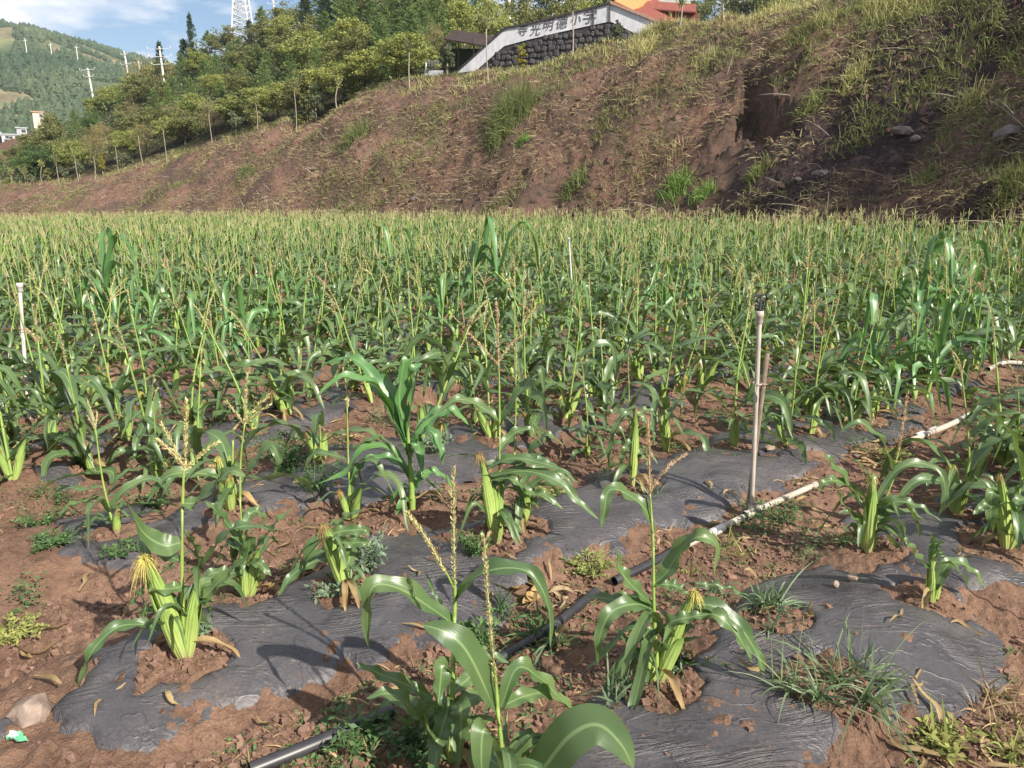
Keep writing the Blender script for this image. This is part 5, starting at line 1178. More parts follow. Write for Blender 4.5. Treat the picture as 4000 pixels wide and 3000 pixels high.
def crown_needle(seed, h=10., w=4., n=5200, tops=3):
    """young conifer: upswept boughs round several pointed leaders"""
    rs = np.random.default_rng(seed); nb = 70; zb = h*(.10+.86*(np.arange(nb)/nb)**.9)+rs.normal(0, .12, nb); ab = np.arange(nb)*2.4+rs.normal(0, .3, nb)
    rb = (w/2)*np.clip(1-zb/h, .03, 1)**.62*rs.uniform(.65, 1.25, nb)*np.clip(zb/h*5, .5, 1); k = rs.integers(0, nb, n); q = rs.random(n)**.6
    rr = rb[k]*q; P = np.stack([np.cos(ab[k])*rr, np.sin(ab[k])*rr, zb[k]+rr*.28], -1)+rs.normal(0, .17, (n, 3))*(.5+.9*(1-q))[:, None]
    m = int(n*.03); P[:m] = np.stack([rs.normal(0, .05, m), rs.normal(0, .05, m), h*(.9+.1*rs.random(m))], -1)
    out = np.stack([np.cos(ab[k]), np.sin(ab[k]), .5+0*q], -1); A = unit(out+rs.normal(0, .6, (n, 3))); B = unit(np.cross(A, rs.normal(size=(n, 3)))); l = rs.uniform(.20, .38, n)
    return flakes(P, A, B, l, l*.34)
TREES = {}
def mk_trunk(h, r, seed, ctr=None, nb=10):
    rs = np.random.default_rng(seed); P = spline([[0, 0, -.3], [rs.normal(0, .1), rs.normal(0, .1), h*.45], [rs.normal(0, .2), rs.normal(0, .2), h*.9]], 9); mb = MB().add(tube(P, np.linspace(r, r*.25, 9), 8))
    if ctr is not None:
        for c in ctr[rs.permutation(len(ctr))[:nb]]:
            b = P[int(np.clip(c[2]/h*7, 1, 7))]-[0, 0, .3]; mb.add(tube(spline([b, (b+c)/2+[0, 0, -.1], c], 5), np.linspace(r*.4, r*.1, 5), 5, False))
    return mb
def tree_proto(key, kind, seed, m, bark='darkbark', **k):
    if kind == 'b':
        g, ctr, cr = crown_broad(seed, **k); h = k.get('h', 8.); tr = mk_trunk(h, .13, seed, ctr)
    else: g = crown_needle(seed, **k); h = k.get('h', 10.); tr = mk_trunk(h*1.08, .12, seed)
    TREES.setdefault(key, []).append((MB().add(g).mesh('crown', [M[m]], False), tr.mesh('trunk', [M[bark]]), h))
for q in range(3): tree_proto('yellow', 'b', 10+q, 't_yellow', w=5.5+q*.5)
for q in range(3): tree_proto('olive', 'b', 20+q, 't_olive', w=6+q*.4)
for q in range(2): tree_proto('green', 'b', 30+q, 't_green', w=6., leaf=.24)
for q in range(2): tree_proto('tan', 'b', 40+q, 't_tan', w=5.5, leaf=.12, n=4200)
for q in range(3): tree_proto('pine', 'n', 50+q, 't_pine', w=5.2+q*.5)
for q in range(2): tree_proto('dark', 'n', 60+q, 't_dark', w=4.6)
def tree(key, idx, x, y, hgt, label, wf=1., group='trees of the wood behind the bank', name=None, cat='tree'):
    c, tr, h = TREES[key][idx % len(TREES[key])]; o = empty(name or {'pine': 'pine_tree', 'dark': 'pine_tree'}.get(key, 'broadleaf_tree'), (x, y, bz(x, y)-.1), random.uniform(0, 6.28)); s = hgt/h
    o.scale = (s*wf, s*wf, s); part('crown', c, None, o); part('trunk', tr, None, o); return tag(o, label, cat, group)
sky_x = [0, 150, 330, 480, 570, 690, 800, 950, 1100, 1300, 1700]; sky_y = [640, 450, 425, 320, 230, 190, 140, 85, 20, -90, -150]
front_x = [0, 60, 150, 250, 400, 600, 900, 1100, 1300, 1500, 1700]; front_y = [668, 640, 560, 560, 545, 470, 400, 290, 230, 150, 90]
rank_nm = ['front edge', 'second rank', 'third rank', 'fourth rank', 'fifth rank', 'skyline rank']
dd = {'yellow': 'yellow green broadleaf tree', 'olive': 'olive broadleaf tree', 'green': 'fresh green broadleaf tree', 'tan': 'tan sparsely leaved tree', 'pine': 'mid green conifer', 'dark': 'dark conifer'}
tcount = {}
for rk in range(6):
    f = (rk/5.)**.85; off = [3.5, 11, 20, 31, 44, 58][rk]; xs = list(np.arange(150 if rk else 130, 1760, [88, 92, 90, 82, 76, 66][rk]))
    for j, px in enumerate(xs):
        px = px+random.uniform(-25, 25)
        if rk > 2 and px < 250+60*(rk-3): continue
        if rk == 0 and px > 1640: continue
        az = az_of(px); D = float(np.interp(az, C_az, C_D1))+off*(1 if px < 1300 else .8); x, y = D*math.sin(az), D*math.cos(az)
        ty = np.interp(px, front_x, front_y)*(1-f)+np.interp(px, sky_x, sky_y)*f+random.uniform(-22, 22)
        hgt = atD(px, ty, D)[2]-bz(x, y)
        hgt = float(np.clip(hgt, 3.2, 16))
        if rk == 0: key = 'green' if px < 260 else random.choice(['yellow', 'yellow', 'olive', 'yellow', 'tan']) if px < 950 else random.choice(['yellow', 'olive', 'yellow', 'yellow'])
        elif rk == 1: key = random.choice(['green', 'olive']) if px < 300 else random.choice(['tan', 'olive', 'yellow', 'tan']) if px < 800 else random.choice(['pine', 'pine', 'yellow', 'olive'])
        elif rk == 2: key = random.choice(['tan', 'olive', 'tan']) if px < 620 else random.choice(['pine', 'pine', 'yellow', 'dark'])
        elif rk == 3: key = random.choice(['tan', 'yellow', 'pine']) if px < 560 else random.choice(['pine', 'pine', 'pine', 'dark', 'olive'])
        else: key = random.choice(['tan', 'olive', 'yellow']) if px < 700 else random.choice(['pine', 'pine', 'yellow', 'olive', 'dark'])
        tcount[(rk, key)] = tcount.get((rk, key), 0)+1
        tree(key, j+rk, x, y, hgt, '%s, %s such from left in the %s of the wood' % (dd[key], ordn(tcount[(rk, key)]), rank_nm[rk]), wf=float(np.clip(8.5/hgt, .8, 1.6)) if key not in ('pine', 'dark') else float(np.clip(10/hgt, .85, 1.2)))
# trees behind the school wall
for j, (px, ty, D, key, lb) in enumerate([(1700, 60, 61, 'tan', 'dark brown twiggy tree behind the open shed'), (1800, -20, 66, 'yellow', 'yellow green tree above the shed roof'), (1920, -30, 68, 'yellow', 'yellow green tree above the sloping end of the wall'),
        (2040, -40, 70, 'olive', 'olive tree behind the first painted characters'), (2150, -60, 67, 'olive', 'olive tree behind the middle of the painted wall'), (2270, -80, 68, 'yellow', 'yellow green tree behind the last painted characters'), (2370, -120, 84, 'green', 'green tree behind the peak of the wall'),
        (1860, -160, 84, 'pine', 'conifer towering behind the shed'), (2000, -180, 86, 'pine', 'conifer towering behind the wall, left one'), (2130, -200, 86, 'dark', 'dark conifer towering behind the middle of the wall'), (2260, -200, 88, 'pine', 'conifer towering behind the wall, right one'), (1740, -120, 82, 'yellow', 'tall yellow green tree left above the shed')]):
    az = az_of(px, 100); x, y = D*math.sin(az), D*math.cos(az); hgt = float(np.clip(atD(px, ty, D)[2]-bz(x, y), 3, 14)); tree(key, j, x, y, hgt, lb, group='trees behind the school wall', wf=1.0)
for px, ty, D, key, lb in ((165, 445, 104, 'dark', 'dark conifer at the left end of the wood below the cream house'), (215, 500, 98, 'green', 'fresh green tree right of the dark conifer at the left end'), (300, 425, 108, 'green', 'shaggy dark green tree standing above the left end of the wood'), (255, 540, 93, 'green', 'broad deep green tree at the left front of the wood'), (147, 440, 100, 'olive', 'olive tree in front of the cream house'),
        (152, 425, 128, 'olive', 'second olive tree hiding the foot of the cream house'), (105, 530, 125, 'green', 'green tree right of the white houses'),
        (2720, -60, 84, 'olive', 'olive tree behind the red roofed school building'), (2850, -120, 86, 'pine', 'conifer behind the right end of the school building'), (2960, -120, 84, 'olive', 'olive tree behind the crest right of the school building'), (3080, -160, 86, 'yellow', 'yellow green tree behind the crest above the niche'), (2600, -120, 92, 'pine', 'conifer behind the orange roof'), (2480, -140, 92, 'olive', 'olive tree behind the peak of the orange roof')):
    az = az_of(px, 100); x, y = D*math.sin(az), D*math.cos(az); tree(key, int(px), x, y, float(np.clip(atD(px, ty, D)[2]-bz(x, y), 3, 14)), lb)
# unseen trees added right of the view to shade the bank's right half
for j, (x, y, hg) in enumerate(((25.5, 13.0, 11.5), (29.5, 8.5, 13), (22.8, 16.8, 9.5))):
    tree(['tan', 'tan'][j % 2], j, x, y, hg, '%s thinly leaved unseen shade tree added on the bank past the right photo edge' % ordn(j+1), wf=1.15, group='unseen shade trees added on the bank to the right')
# tall sparse trees on the skyline
for px, D, ty, lb in ((742, 128, 45, 'tall thin sparse eucalyptus sticking up on the skyline'), (612, 118, 155, 'dark layered conifer on the skyline by the white crossarm pole')):
    az = az_of(px, 100); x, y = D*math.sin(az), D*math.cos(az); hgt = atD(px, ty, D)[2]-bz(x, y); tree('dark', 0, x, y, hgt, lb, wf=.55 if px > 700 else .8)
# shrubs on the crest
def shrub(px, base_y, top_y, wpx, key, label, cone=False):
    az = az_of(px, base_y); D = float(np.interp(az, C_az, C_D1))+.6; x, y = D*math.sin(az), D*math.cos(az); z = gz(x, y); p = atD(px, top_y, D); hgt = max(.8, p[2]-z); w = wpx/F*D/cp
    g, ctr, cr = crown_broad(int(px), h=hgt, w=w*1.05, n=1500, leaf=.13, base=.04, nclump=34)
    if cone:
        V = g[0]; cz = V.reshape(-1, 4, 3).mean(1)[:, 2]; f = np.clip(1.25*(1-cz/hgt), .05, 1.2)
        C = V.reshape(-1, 4, 3).mean(1); dlt = V.reshape(-1, 4, 3)-C[:, None]; C[:, :2] *= f[:, None]; g = ((C[:, None]+dlt).reshape(-1, 3), g[1], g[2])
    o = empty('shrub', (x, y, z)); part('crown', MB().add(g), M[key], o, False); part('trunk', tube([[0, 0, -.1], [0, 0, hgt*.6]], [.05, .02], 6), M['bark'], o); return tag(o, label, 'shrub', 'shrubs along the crest of the bank')
shrub(399, 655, 585, 44, 't_gold', 'cone shaped golden shrub on the left crest', True)
shrub(486, 640, 590, 62, 't_silver', 'rounded grey green shrub right of the golden cone')
shrub(310, 680, 622, 46, 't_silver', 'grey shrub round the sapling left of the golden cone')
shrub(246, 692, 640, 34, 't_silver', 'small upright light shrub on the left crest')
shrub(190, 704, 655, 44, 't_olive', 'olive bush beside the small upright shrub')
shrub(110, 725, 680, 70, 't_silver', 'low grey bush at the far left crest')
shrub(30, 738, 690, 60, 't_olive', 'low olive bush at the left edge of the crest')
shrub(925, 530, 415, 64, 't_silver', 'tall grey green shrub against the dark wood gap')
shrub(1000, 500, 395, 80, 't_olive', 'round olive shrub right of the tall grey green one')
shrub(1200, 460, 350, 60, 't_olive', 'olive shrub near the middle of the wood edge')
shrub(1235, 450, 300, 80, 't_silver', 'column shaped grey green shrub in the middle of the wood edge')
shrub(1749, 330, 155, 62, 't_silver', 'column shaped shrub in front of the shed railing')
shrub(2038, 262, 150, 46, 't_gold', 'pale yellow green lollipop shrub in front of the painted wall')
shrub(2411, 190, 63, 46, 't_silver', 'pale leggy shrub at the right part of the school wall')
shrub(1180, 450, 440, 60, 't_yellow', 'low yellow green bush at the crest middle')
# staked saplings along the crest
SAP = [(9, 748, 700, 640), (49, 739, 690, 655), (101, 722, 690, 640), (165, 716, 650, 625), (229, 697, 640, 600), (304, 678, 600, 575), (368, 668, 605, 560), (455, 612, 570, 545), (556, 616, 530, 495), (648, 590, 500, 470), (830, 557, 440, 395), (1006, 507, 400, 370), (1155, 455, 350, 300), (1318, 438, 330, 290), (1601, 372, 200, 160), (1908, 300, 110, 30), (2237, 230, 40, -60), (2655, 112, 20, -60), (2826, 78, 30, -10)]
def sapling(i, px, by, fy, ty):
    az = az_of(px, by); D = float(np.interp(az, C_az, C_D1))-.3; x, y = D*math.sin(az), D*math.cos(az); z = gz(x, y); zf = atD(px, fy, D)[2]-z; zt = max(atD(px, ty, D)[2]-z, zf+.4); zf = max(zf, 1.)
    rs = np.random.default_rng(i); o = empty('sapling', (x, y, z)); fk = np.array([rs.normal(0, .08), 0, zf]); th_ = .035 if D > 60 else .05
    part('trunk', tube(spline([[0, 0, -.1], fk*.5+[rs.normal(0, .05), 0, 0], fk], 6), np.linspace(th_, th_*.7, 6), 6), M['bark'], o)
    mb = MB(); tips = []
    for k in range(6):
        a = rs.uniform(0, 6.28); d = np.array([math.cos(a)*.5, math.sin(a)*.5, 1.])*rs.uniform(.6, 1.05)*(zt-zf); tip = fk+d; tips.append(tip)
        mb.add(tube(spline([fk-[0, 0, .1*k*(zt-zf)*.3], fk+d*.45+[math.cos(a)*.1, math.sin(a)*.1, 0], tip], 5), np.linspace(th_*.4, th_*.15, 5), 4, False))
    part('branches', mb, M['bark'], o); n = 220; k = rs.integers(0, 6, n); f = rs.random(n)[:, None]; P = fk*(1-f)+np.array(tips)[k]*f+rs.normal(0, .1, (n, 3))
    A = unit(rs.normal(size=(n, 3))); B = unit(np.cross(A, rs.normal(size=(n, 3)))); part('leaves', MB().add(flakes(P, A, B, np.full(n, .13), np.full(n, .07))), M['t_yellow'] if i % 2 else M['t_olive'], o, False)
    return tag(o, 'thin pale trunked sapling, %s from the left along the crest of the bank' % ordn(i+1), 'sapling', 'staked saplings along the crest')
for i, sp_ in enumerate(SAP): sapling(i, *sp_)
# undergrowth below the wood
n = 9000; az = rng.uniform(az_of(-200), az_of(1700), n); D = np.interp(az, C_az, C_D1)+rng.uniform(3, 60, n)**1.; x, y = D*np.sin(az), D*np.cos(az); z = base_z(x, y)+rng.random(n)*1.6
P = np.stack([x, y, z], -1)+rng.normal(0, .3, (n, 3)); A = unit(rng.normal(size=(n, 3))); B = unit(np.cross(A, rng.normal(size=(n, 3)))); l = rng.uniform(.2, .5, n)
tag(obj('undergrowth', MB().add(flakes(P, A, B, l, l*.6)).mesh('undergrowth', [M['t_green']], False)), kind='stuff')

# ------------------------------------------------------------------ school wall with lettering, shed, roofs
WD = 55.
pL, pR = atD(1763, 300, WD+3), atD(2640, 115, WD-2)
ex = pR-pL; ex[2] = 0; exn = ex/np.linalg.norm(ex); ey = np.array([-exn[1], exn[0], 0])    # along, and away from the camera
def wall_pt(px, py):
    d = ray(px, py); n_ = ey; tt_ = ((pL-[0, 0, H])@n_)/(d@n_); p = d*tt_+[0, 0, H]; return (p-pL)@exn, p[2]
wr = empty('school_wall', (pL[0], pL[1], 0)); wr.rotation_euler[2] = math.atan2(exn[1], exn[0])
def prism(poly, y0, y1):
    """poly: (s,z) quads list -> thick slabs"""
    mb = MB()
    for a, b, c, d in poly:
        V = np.array([[p[0], yy, p[1]] for yy in (y0, y1) for p in (a, b, c, d)]); Q = np.array([[0, 1, 2, 3], [7, 6, 5, 4], [0, 4, 5, 1], [1, 5, 6, 2], [2, 6, 7, 3], [3, 7, 4, 0]]); mb.add((V, Q, None))
    return mb
topw = [(1763, 302), (1974, 112), (2060, 97), (2170, 70), (2281, 42), (2381, 15)]; botw = [(1806, 322), (1969, 180), (2066, 154), (2175, 128), (2290, 103), (2381, 84)]
TW = [wall_pt(*p) for p in topw]; BW = [wall_pt(*p) for p in botw]
for k in range(5): part('white_wall_section', prism([(BW[k], BW[k+1], TW[k+1], TW[k])], 0, .3), M['wallw'], wr, False)
topr = [(2384, 14), (2500, 60), (2632, 116)]; botr = [(2384, 84), (2497, 137), (2560, 170)]
TR_ = [wall_pt(*p) for p in topr]; BR = [wall_pt(*p) for p in botr]
for k in range(2): part('white_wall_section', prism([(BR[k], BR[k+1], TR_[k+1], TR_[k])], .012, .3), M['wallw'], wr, False)
mb = MB()
for k in range(5):
    a, b = TW[k], TW[k+1]; mb.add(prism([((a[0], a[1]-.02), (b[0], b[1]-.02), (b[0], b[1]+.10), (a[0], a[1]+.10))], -.10, .4).geom())
part('dark_coping', mb, M['mortar'], wr, False)
mb = MB()
for k in range(2):
    a, b = TR_[k], TR_[k+1]; mb.add(prism([((a[0], a[1]-.02), (b[0], b[1]-.02), (b[0], b[1]+.16), (a[0], a[1]+.16))], -.12, .4).geom())
part('brick_coping', mb, M['brick'], wr, False)
for px, py0, py1 in ((2318, 37, 100), (2381, 18, 88)):
    s0_, z0_ = wall_pt(px, py1); _, z1_ = wall_pt(px, py0); part('drain_pipe', tube([[s0_, -.05, z0_], [s0_, -.05, z1_]], .05, 6), M['mortar'], wr)
# stone lower part: backing and separate stones
low = [wall_pt(1815, 420), wall_pt(2620, 420)]
mb = MB()
allb = BW+BR[1:]
for k in range(len(allb)-1):
    a, b = allb[k], allb[k+1]; mb.add(prism([((a[0], low[0][1]-2), (b[0], low[0][1]-2), (b[0], b[1]-.004), (a[0], a[1]-.004))], .06, .34).geom())
part('mortar_backing', mb, M['mortar'], wr, False)
rsn = random.Random(5); sx = np.array([p[0] for p in allb]); szz = np.array([p[1] for p in allb]); proto_st = []
import bmesh
for q in range(6):
    bm = bmesh.new(); bmesh.ops.create_cube(bm, size=1.)
    for v in bm.verts: v.co = Vector((v.co.x*(rsn.uniform(.8, 1.05)), v.co.y*.5 if v.co.y > 0 else v.co.y*rsn.uniform(.6, 1.3), v.co.z*rsn.uniform(.8, 1.05)))
    bmesh.ops.bevel(bm, geom=bm.edges[:], offset=.2, segments=1, affect='EDGES'); me = bpy.data.meshes.new('stone'); bm.to_mesh(me); bm.free(); me.materials.append(M['stone']); proto_st.append(me)
z = min(szz)-2.; nst = 0
while z < max(szz):
    s_ = sx[0]+rsn.uniform(0, .3)
    while s_ < sx[-1]:
        w = rsn.uniform(.24, .62); hh = rsn.uniform(.24, .5); topz = np.interp(s_+w/2, sx, szz); wx, wy = (pL+exn*(s_+w/2))[:2]
        if z+hh*.8 < topz and z+hh > bz(wx, wy)-.6 and nst < 300:
            o = obj('stone', proto_st[nst % 6], wr, (s_+w/2, .05, z+hh/2)); o.scale = (w*.93, .22, hh*.9); o.rotation_euler[1] = rsn.uniform(-.5, .5); nst += 1
        s_ += w
    z += .36
print('stones', nst)
# painted characters
chars = [('\u5bfa', 2040, 122, 44), ('\u5149', 2090, 120, 46), ('\u660e', 2140, 101, 46), ('\u5fb7', 2192, 92, 50), ('\u5c0f', 2248, 78, 44), ('\u5b66', 2301, 68, 58)]
for ch, px, py, spx in chars:
    cu = bpy.data.curves.new('character', 'FONT'); cu.body = ch; cu.size = spx/F*WD*.92; cu.extrude = .012; cu.offset = .0; cu.align_x = 'CENTER'; cu.align_y = 'CENTER'; cu.shear = .18
    tmp = bpy.data.objects.new('tmp', cu); col.objects.link(tmp); bpy.context.view_layer.update(); me = bpy.data.meshes.new_from_object(tmp.evaluated_get(bpy.context.evaluated_depsgraph_get())); bpy.data.objects.remove(tmp)
    me.materials.clear(); me.materials.append(M['ink']); o = obj('character', me, wr); s_, z_ = wall_pt(px, py); o.location = (s_, -.02, z_); o.rotation_euler = (math.pi/2, 0, 0); KIDS.setdefault(wr.name, []).append(o)
tag(wr, 'whitewashed gable shaped school wall with black characters over dark rubble stone', 'wall')
# open shed
def local_frame(px, py, D, face=0.):
    p = atD(px, py, D); return p
t = empty('open_shed', tuple(atD(1840, 250, 59)[:2])+(0,)); o0 = np.array(t.location)
def q3(px, py, D): return atD(px, py, D)-o0
def slab(P4, th, m, name, parent):
    P4 = np.array(P4); n_ = unit(np.cross(P4[1]-P4[0], P4[3]-P4[0])); V = np.concatenate([P4, P4-n_*th]); Q = np.array([[0, 1, 2, 3], [7, 6, 5, 4], [0, 4, 5, 1], [1, 5, 6, 2], [2, 6, 7, 3], [3, 7, 4, 0]]); return part(name, (V, Q, None), m, parent, False)
slab([q3(1733, 150, 57), q3(1895, 178, 57), q3(1935, 140, 62), q3(1775, 115, 62)], .10, M['darkroof'], 'roof', t)
for px, yb, yt, D in ((1745, 300, 148, 57.2), (1851, 240, 143, 57.5), (1893, 230, 170, 57.2), (1790, 290, 128, 61)):
    a, b = q3(px, yt, D), q3(px, yb, D); part('post', tube([a, b], .06, 6), M['bark'], t)
slab([q3(1735, 330, 62), q3(1900, 300, 62), q3(1920, 190, 62), q3(1760, 190, 62)], .1, M['t_dark'], 'back_wall', t)
tag(t, 'open shed with dark sloping roof left of the painted wall', 'shed')
t = empty('iron_railing', tuple(atD(1690, 290, 57)[:2])+(0,)); o0 = np.array(t.location)
for k in range(9): x_ = 1666+k*6; part('bar', tube([q3(x_, 280, 57), q3(x_, 236, 57)], .018, 4), M['greyiron'], t)
for yy in (238, 278): part('rail', tube([q3(1664, yy, 57), q3(1716, yy, 57)], .03, 4), M['greyiron'], t)
part('end_post', tube([q3(1664, 285, 57), q3(1664, 234, 57)], .05, 6), M['metal'], t); part('plinth', MB().add(box(q3(1695, 300, 57), (1.3, .3, .8))), M['greyhouse'], t, False)
tag(t, 'short grey iron railing at the dark wood edge left of the shed', 'railing')
# roofs on the right behind the crest
t = empty('school_building', tuple(atD(2550, 80, 66)[:2])+(0,)); o0 = np.array(t.location)
slab([q3(2395, 8, 64), q3(2640, 118, 58.5), q3(2660, 60, 70), q3(2480, -60, 76)], .12, M['redroof'], 'lower_roof', t)
slab([q3(2400, 4, 63), q3(2475, 38, 62), q3(2540, 10, 70), q3(2560, -60, 76)][::1], .08, M['orange'], 'orange_roof', t)
slab([q3(2490, 30, 66), q3(2720, 46, 66), q3(2720, 16, 72), q3(2540, 4, 72)], .10, M['redroof'], 'tiled_roof', t)
slab([q3(2530, 12, 72.5), q3(2700, 24, 72.5), q3(2690, -60, 76), q3(2560, -60, 76)], .10, M['translroof'], 'corrugated_sheet', t)
slab([q3(2560, 110, 66.5), q3(2725, 110, 66.5), q3(2725, 48, 66.5), q3(2500, 34, 66.5)], .2, M['redroof'], 'wall', t)
tag(t, 'low school building with orange and rust red roofs behind the bank crest', 'building')

# ------------------------------------------------------------------ poles, pylon, wires
def upole(px, ty, D, label, arms, w=.16, by=None, lean=0, m='concrete'):
    az = az_of(px, ty); x, y = D*math.sin(az), D*math.cos(az); z = bz(x, y); top = atD(px, ty, D)[2]; o = empty('utility_pole', (x, y, z)); h = top-z
    part('pole', tube([[0, 0, -.2], [0, 0, h]], [w, w*.7], 8), M[m], o); lean and setattr(o, 'rotation_euler', (0, lean, 0))
    for dz, wa in arms:
        part('crossarm', MB().add(box((0, -.18, h-dz), (wa*.8, .06, .06))), M['metal'], o, False)
        for q in (-.45, 0, .45): part('insulator', tube([[q*wa, -.18, h-dz+.06], [q*wa, -.18, h-dz+.3]], .04, 6), M['concrete'], o)
    return tag(o, label, 'utility pole', 'utility poles')
upole(357, 267, 140, 'utility pole with short crossarm standing against the far hill', [(.2, 2.6), (1.2, 1.6)], .17, lean=-.07)
upole(500, 200, 150, 'slim utility pole left of the dark layered conifer', [(.5, 1.2), (2., 2.)], .17, lean=-.07)
upole(550, 238, 170, 'shorter utility pole just right of the slim pole', [(.5, 1.4)], .17, lean=-.07)
upole(630, 182, 112, 'white utility pole carrying three stacked crossarms', [(.3, 3.2), (1.2, 3.2), (2.1, 2.6)], .15, lean=-.04)
upole(1073, -20, 125, 'slim white pole on the skyline right of the lattice pylon', [(1.2, 1.8), (2.4, 2.2)], .17, lean=-.04)
upole(1990, -60, 80, 'pale pole behind the trees above the school wall', [(.3, 1.4)], .20)
for px, ty, D, lb in ((97, 150, 520, 'tiny pole high on the far hill, leftmost'), (196, 168, 520, 'tiny pole on the far hill, second from left'), (297, 178, 520, 'tiny pole on the far hill, rightmost')):
    az = az_of(px, ty); p = atD(px, ty, D); o = empty('hill_pole', (p[0], p[1], p[2]-9)); part('pole', tube([[0, 0, 0], [0, 0, 9]], .2, 6), M['concrete'], o); part('crossarm', MB().add(box((0, 0, 8), (2.4, .2, .2))), M['metal'], o, False); tag(o, lb, 'utility pole', 'utility poles')
# lattice pylon
D = 190.; az = az_of(945, 60); x, y = D*math.sin(az), D*math.cos(az); zb = bz(x, y); o = empty('lattice_pylon', (x, y, zb)); ztop = atD(945, -160, D)[2]-zb
nseg = 14; bw = lambda f: 2.1*(1-f)+.55*f
cs = [(-1, -1), (1, -1), (1, 1), (-1, 1)]
for c in cs: part('leg', tube([[c[0]*bw(0), c[1]*bw(0), 0], [c[0]*bw(1), c[1]*bw(1), ztop]], .16, 4), M['metal'], o)
mb = MB()
for k in range(nseg):
    f0, f1 = k/nseg, (k+1)/nseg
    for q in range(4):
        a, b = cs[q], cs[(q+1) % 4]; P = lambda c, f: np.array([c[0]*bw(f), c[1]*bw(f), ztop*f]); mb.add(tube([P(a, f0), P(b, f1)], .09, 4, False)); mb.add(tube([P(b, f0), P(a, f1)], .09, 4, False)); mb.add(tube([P(a, f1), P(b, f1)], .08, 4, False))
part('lattice_bracing', mb, M['metal'], o, False)['kind'] = 'stuff'
for zz in (.86, .94): part('crossarm', MB().add(box((0, 0, ztop*zz), (6, .25, .25))), M['metal'], o, False)
tag(o, 'white steel lattice pylon rising above the wood at the top edge', 'pylon')
for k, (ya, yb) in enumerate(((60, -30), (75, 0), (95, 20))):
    a = atD(960, ya, 186); b = atD(1240, yb-30, 120); mid = (a+b)/2-[0, 0, .8]; c0 = a.copy()
    t = obj('power_line', MB().add(tube(spline([a-c0, mid-c0, b-c0], 12), .045, 4, False)).mesh('power_line', [M['metal']]), None, tuple(c0)); tag(t, '%s thin power line running right from the lattice pylon' % ['top', 'middle', 'lowest'][k], 'power line', 'power lines at the pylon')

# ------------------------------------------------------------------ far houses
def house(px0, px1, ytop, ybot, D, dep, m, label, wins=(), roof=None, cat='house'):
    a, b = atD(px0, ybot, D), atD(px1, ybot, D); top = atD((px0+px1)/2, ytop, D)[2]; c = (a+b)/2; e = b-a; w = np.linalg.norm(e[:2]); rz = math.atan2(e[1], e[0]); z0 = min(c[2], bz(c[0], c[1]))-1; o = empty('house', (c[0], c[1], z0), rz); h = top-z0
    part('wall', MB().add(box((0, dep/2, h/2), (w, dep, h))), M[m], o, False); part('roof', MB().add(box((0, dep/2, h+.15), (w+.5, dep+.5, .3))), M[roof or 'greyhouse'], o, False)
    for wx, wy, ww, wh in wins:
        p = atD(wx, wy, D); s_ = (p-c)@(e/np.linalg.norm(e)); z_ = p[2]-z0; f = part('window', MB().add(box((s_, -.04, z_), (ww, .1, wh))), M['concrete'], o, False); part('pane', MB().add(box((s_, -.10, z_), (ww*.8, .03, wh*.8))), M['glass'], f, False)
    return tag(o, label, cat, 'houses beyond the left end of the bank')
house(-160, 10, 517, 575, 232, 10, 'whitehouse', 'white house cut by the left photo edge', [(0, 540, 1., 1.2), (0, 556, 1., 1.2), (-40, 540, 1, 1.2)])
house(12, 82, 528, 572, 225, 9, 'whitehouse', 'small two storey white house with little dark windows', [(26, 536, .9, .8), (42, 538, .9, .8), (64, 538, .9, .8), (26, 552, 1.3, 1.1), (48, 554, 1.1, 1.1), (64, 560, .9, 1.1)], 'greyhouse')
house(72, 112, 502, 560, 240, 9, 'greyhouse', 'grey square tower house behind the white one', [(90, 512, 1.2, 1.), (90, 530, 1.2, 1.)])
house(130, 172, 440, 470, 215, 8, 'creamhouse', 'cream house peeping out above the trees at the left', [(160, 452, .9, .8)], 'brick')
# shrubs in front of the red cut
for j, (px, by, ty, D) in enumerate(((-40, 740, 650, 104), (20, 735, 655, 108), (75, 725, 640, 110), (115, 720, 610, 112), (-120, 740, 640, 108))):
    az = az_of(px, by); x, y = D*math.sin(az), D*math.cos(az); tree(['olive', 'tan', 'olive', 'tan', 'olive'][j], j, x, y, max(2.5, atD(px, ty, D)[2]-bz(x, y)), '%s low bushy tree in front of the red earth cut' % ordn(j+1), wf=1.5, group='bushy trees below the far houses')

# ------------------------------------------------------------------ far hill
hx = [-3000, -1200, -300, 0, 100, 180, 300, 440, 560, 700, 850, 1000, 1300, 1900, 3500]; hy = [330, 190, 120, 118, 124, 146, 182, 222, 246, 292, 300, 330, 380, 430, 560]
haz = np.array([az_of(p, 300) for p in hx]); hz = np.array([atD(max(min(p, 2000), -600), y_, 700)[2] for p, y_ in zip(hx, hy)])
def hill_z(x, y):
    r = np.hypot(x, y); az = np.arctan2(x, y); zr = np.interp(az, haz, hz); f = np.clip((r-255)/(700-255), 0, 1)
    z = 2+(zr-2)*(.30*f+.70*sst(0, 1, f)); z = np.where(r > 700, zr-(r-700)*.35, z)
    z = z+fbm(x/120, y/120, 4, 501)*22*sst(0, .4, f)*(1-.85*sst(.75, .95, f)); z = z+fbm(x/25, y/25, 3, 502)*3*sst(0, .2, f)
    return z
azh = np.linspace(az_of(-2600, 300), az_of(3300, 300), 330); rh = np.concatenate([np.linspace(250, 720, 150), np.linspace(735, 1100, 14)]); A_, R_ = np.meshgrid(azh, rh); X = R_*np.sin(A_); Y = R_*np.cos(A_); Z = hill_z(X, Y)
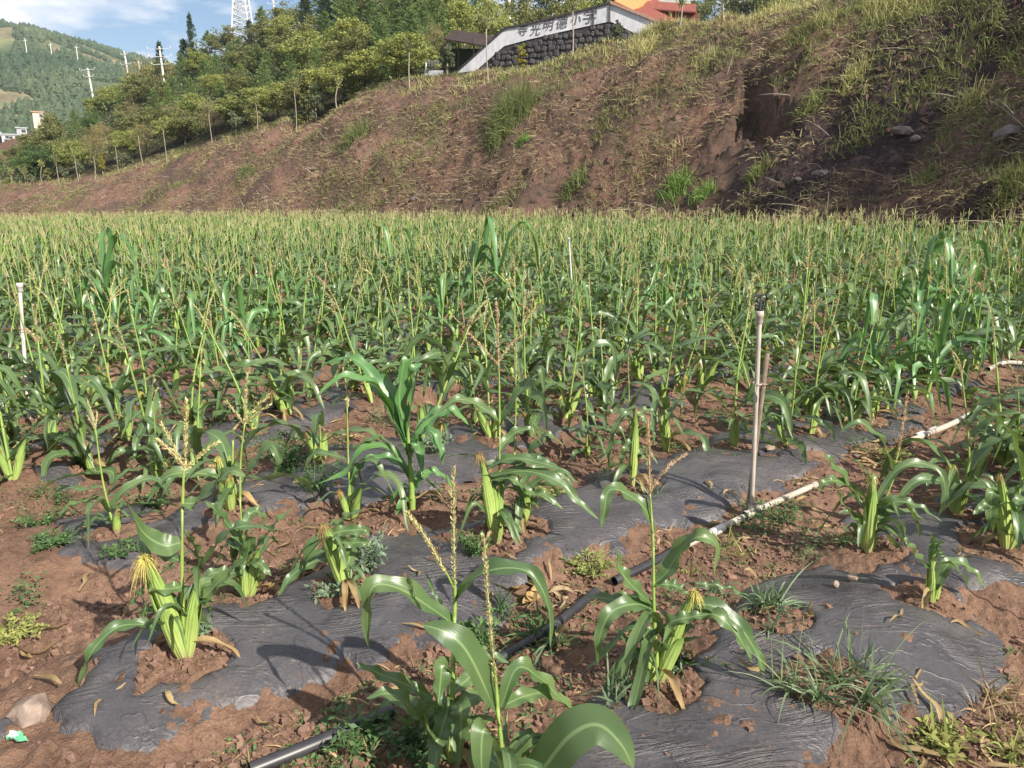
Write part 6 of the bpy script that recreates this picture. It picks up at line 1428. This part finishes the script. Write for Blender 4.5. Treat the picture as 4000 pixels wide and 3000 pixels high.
m_ = len(azh); i = np.arange(len(rh)-1)[:, None]*m_; j = np.arange(m_-1)[None]; Q = np.stack([i+j, i+j+1, i+m_+j+1, i+m_+j], -1).reshape(-1, 4)[:, ::-1]
me = mkmesh('hill', np.stack([X, Y, Z], -1).reshape(-1, 3), Q); me.materials.append(M['hill']); tag(obj('hill', me), kind='structure')
n = 26000; az = rng.uniform(az_of(-900, 300), az_of(1500, 300), n); r = rng.uniform(300, 715, n); x, y = r*np.sin(az), r*np.cos(az)
k = (fbm(x/70, y/70, 3, 511) + .55*sst(655, 690, r) > .20) | ((fbm(x/30, y/30, 2, 512) > .30)); x, y, r = x[k], y[k], r[k]; n = len(x); z = hill_z(x, y); h = rng.uniform(2, 5.5, n)+2*sst(655, 690, r); w = h*rng.uniform(.3, .5, n)
V = []; 
for q, (fz, fr) in enumerate(((.0, .7), (.35, 1.), (.7, .65), (1., .08))):
    for a in range(5):
        th = a*2*math.pi/5+q*.5; rr = w*fr*rng.uniform(.7, 1.25, n); V.append(np.stack([x+np.cos(th)*rr, y+np.sin(th)*rr, z+h*fz*rng.uniform(.92, 1.05, n)], -1))
V = np.stack(V, 1).reshape(-1, 3); q = np.array([[l*5+a, l*5+(a+1) % 5, (l+1)*5+(a+1) % 5, (l+1)*5+a] for l in range(3) for a in range(5)]); Q = (q[None]+(np.arange(n)*20)[:, None, None]).reshape(-1, 4)
me = mkmesh('hill_forest', V, Q, None, False); me.materials.append(M['hilltree']); tag(obj('hill_forest', me), kind='stuff'); print('hill trees', n)
az = az_of(353, 180); p = atD(353, 183, 690); o = empty('broadleaf_tree', (p[0], p[1], p[2]-9)); c, tr, h = TREES['dark'][0]
for nm, me in (('crown', c), ('trunk', tr)): part(nm, me, None, o)
o.scale = (1.1, 1.1, 1.5); tag(o, 'lone dark tree standing up on the ridge of the far hill', 'tree')
hb = MB().add(box((0, 550, 60), (1900, 1250, 146))).mesh('haze', [], False)
def b_haze():
    m = bpy.data.materials.new('pale haze'); m.use_nodes = True; t = m.node_tree; t.nodes.clear(); o = N(t, 'ShaderNodeOutputMaterial'); v = N(t, 'ShaderNodeVolumePrincipled'); v.inputs['Color'].default_value = (.86, .92, 1, 1); v.inputs['Density'].default_value = .00028; v.inputs['Anisotropy'].default_value = .2; t.links.new(v.outputs[0], o.inputs['Volume']); return m
hb.materials.append(b_haze()); tag(obj('haze', hb), kind='stuff')
print('objects', len(bpy.data.objects))
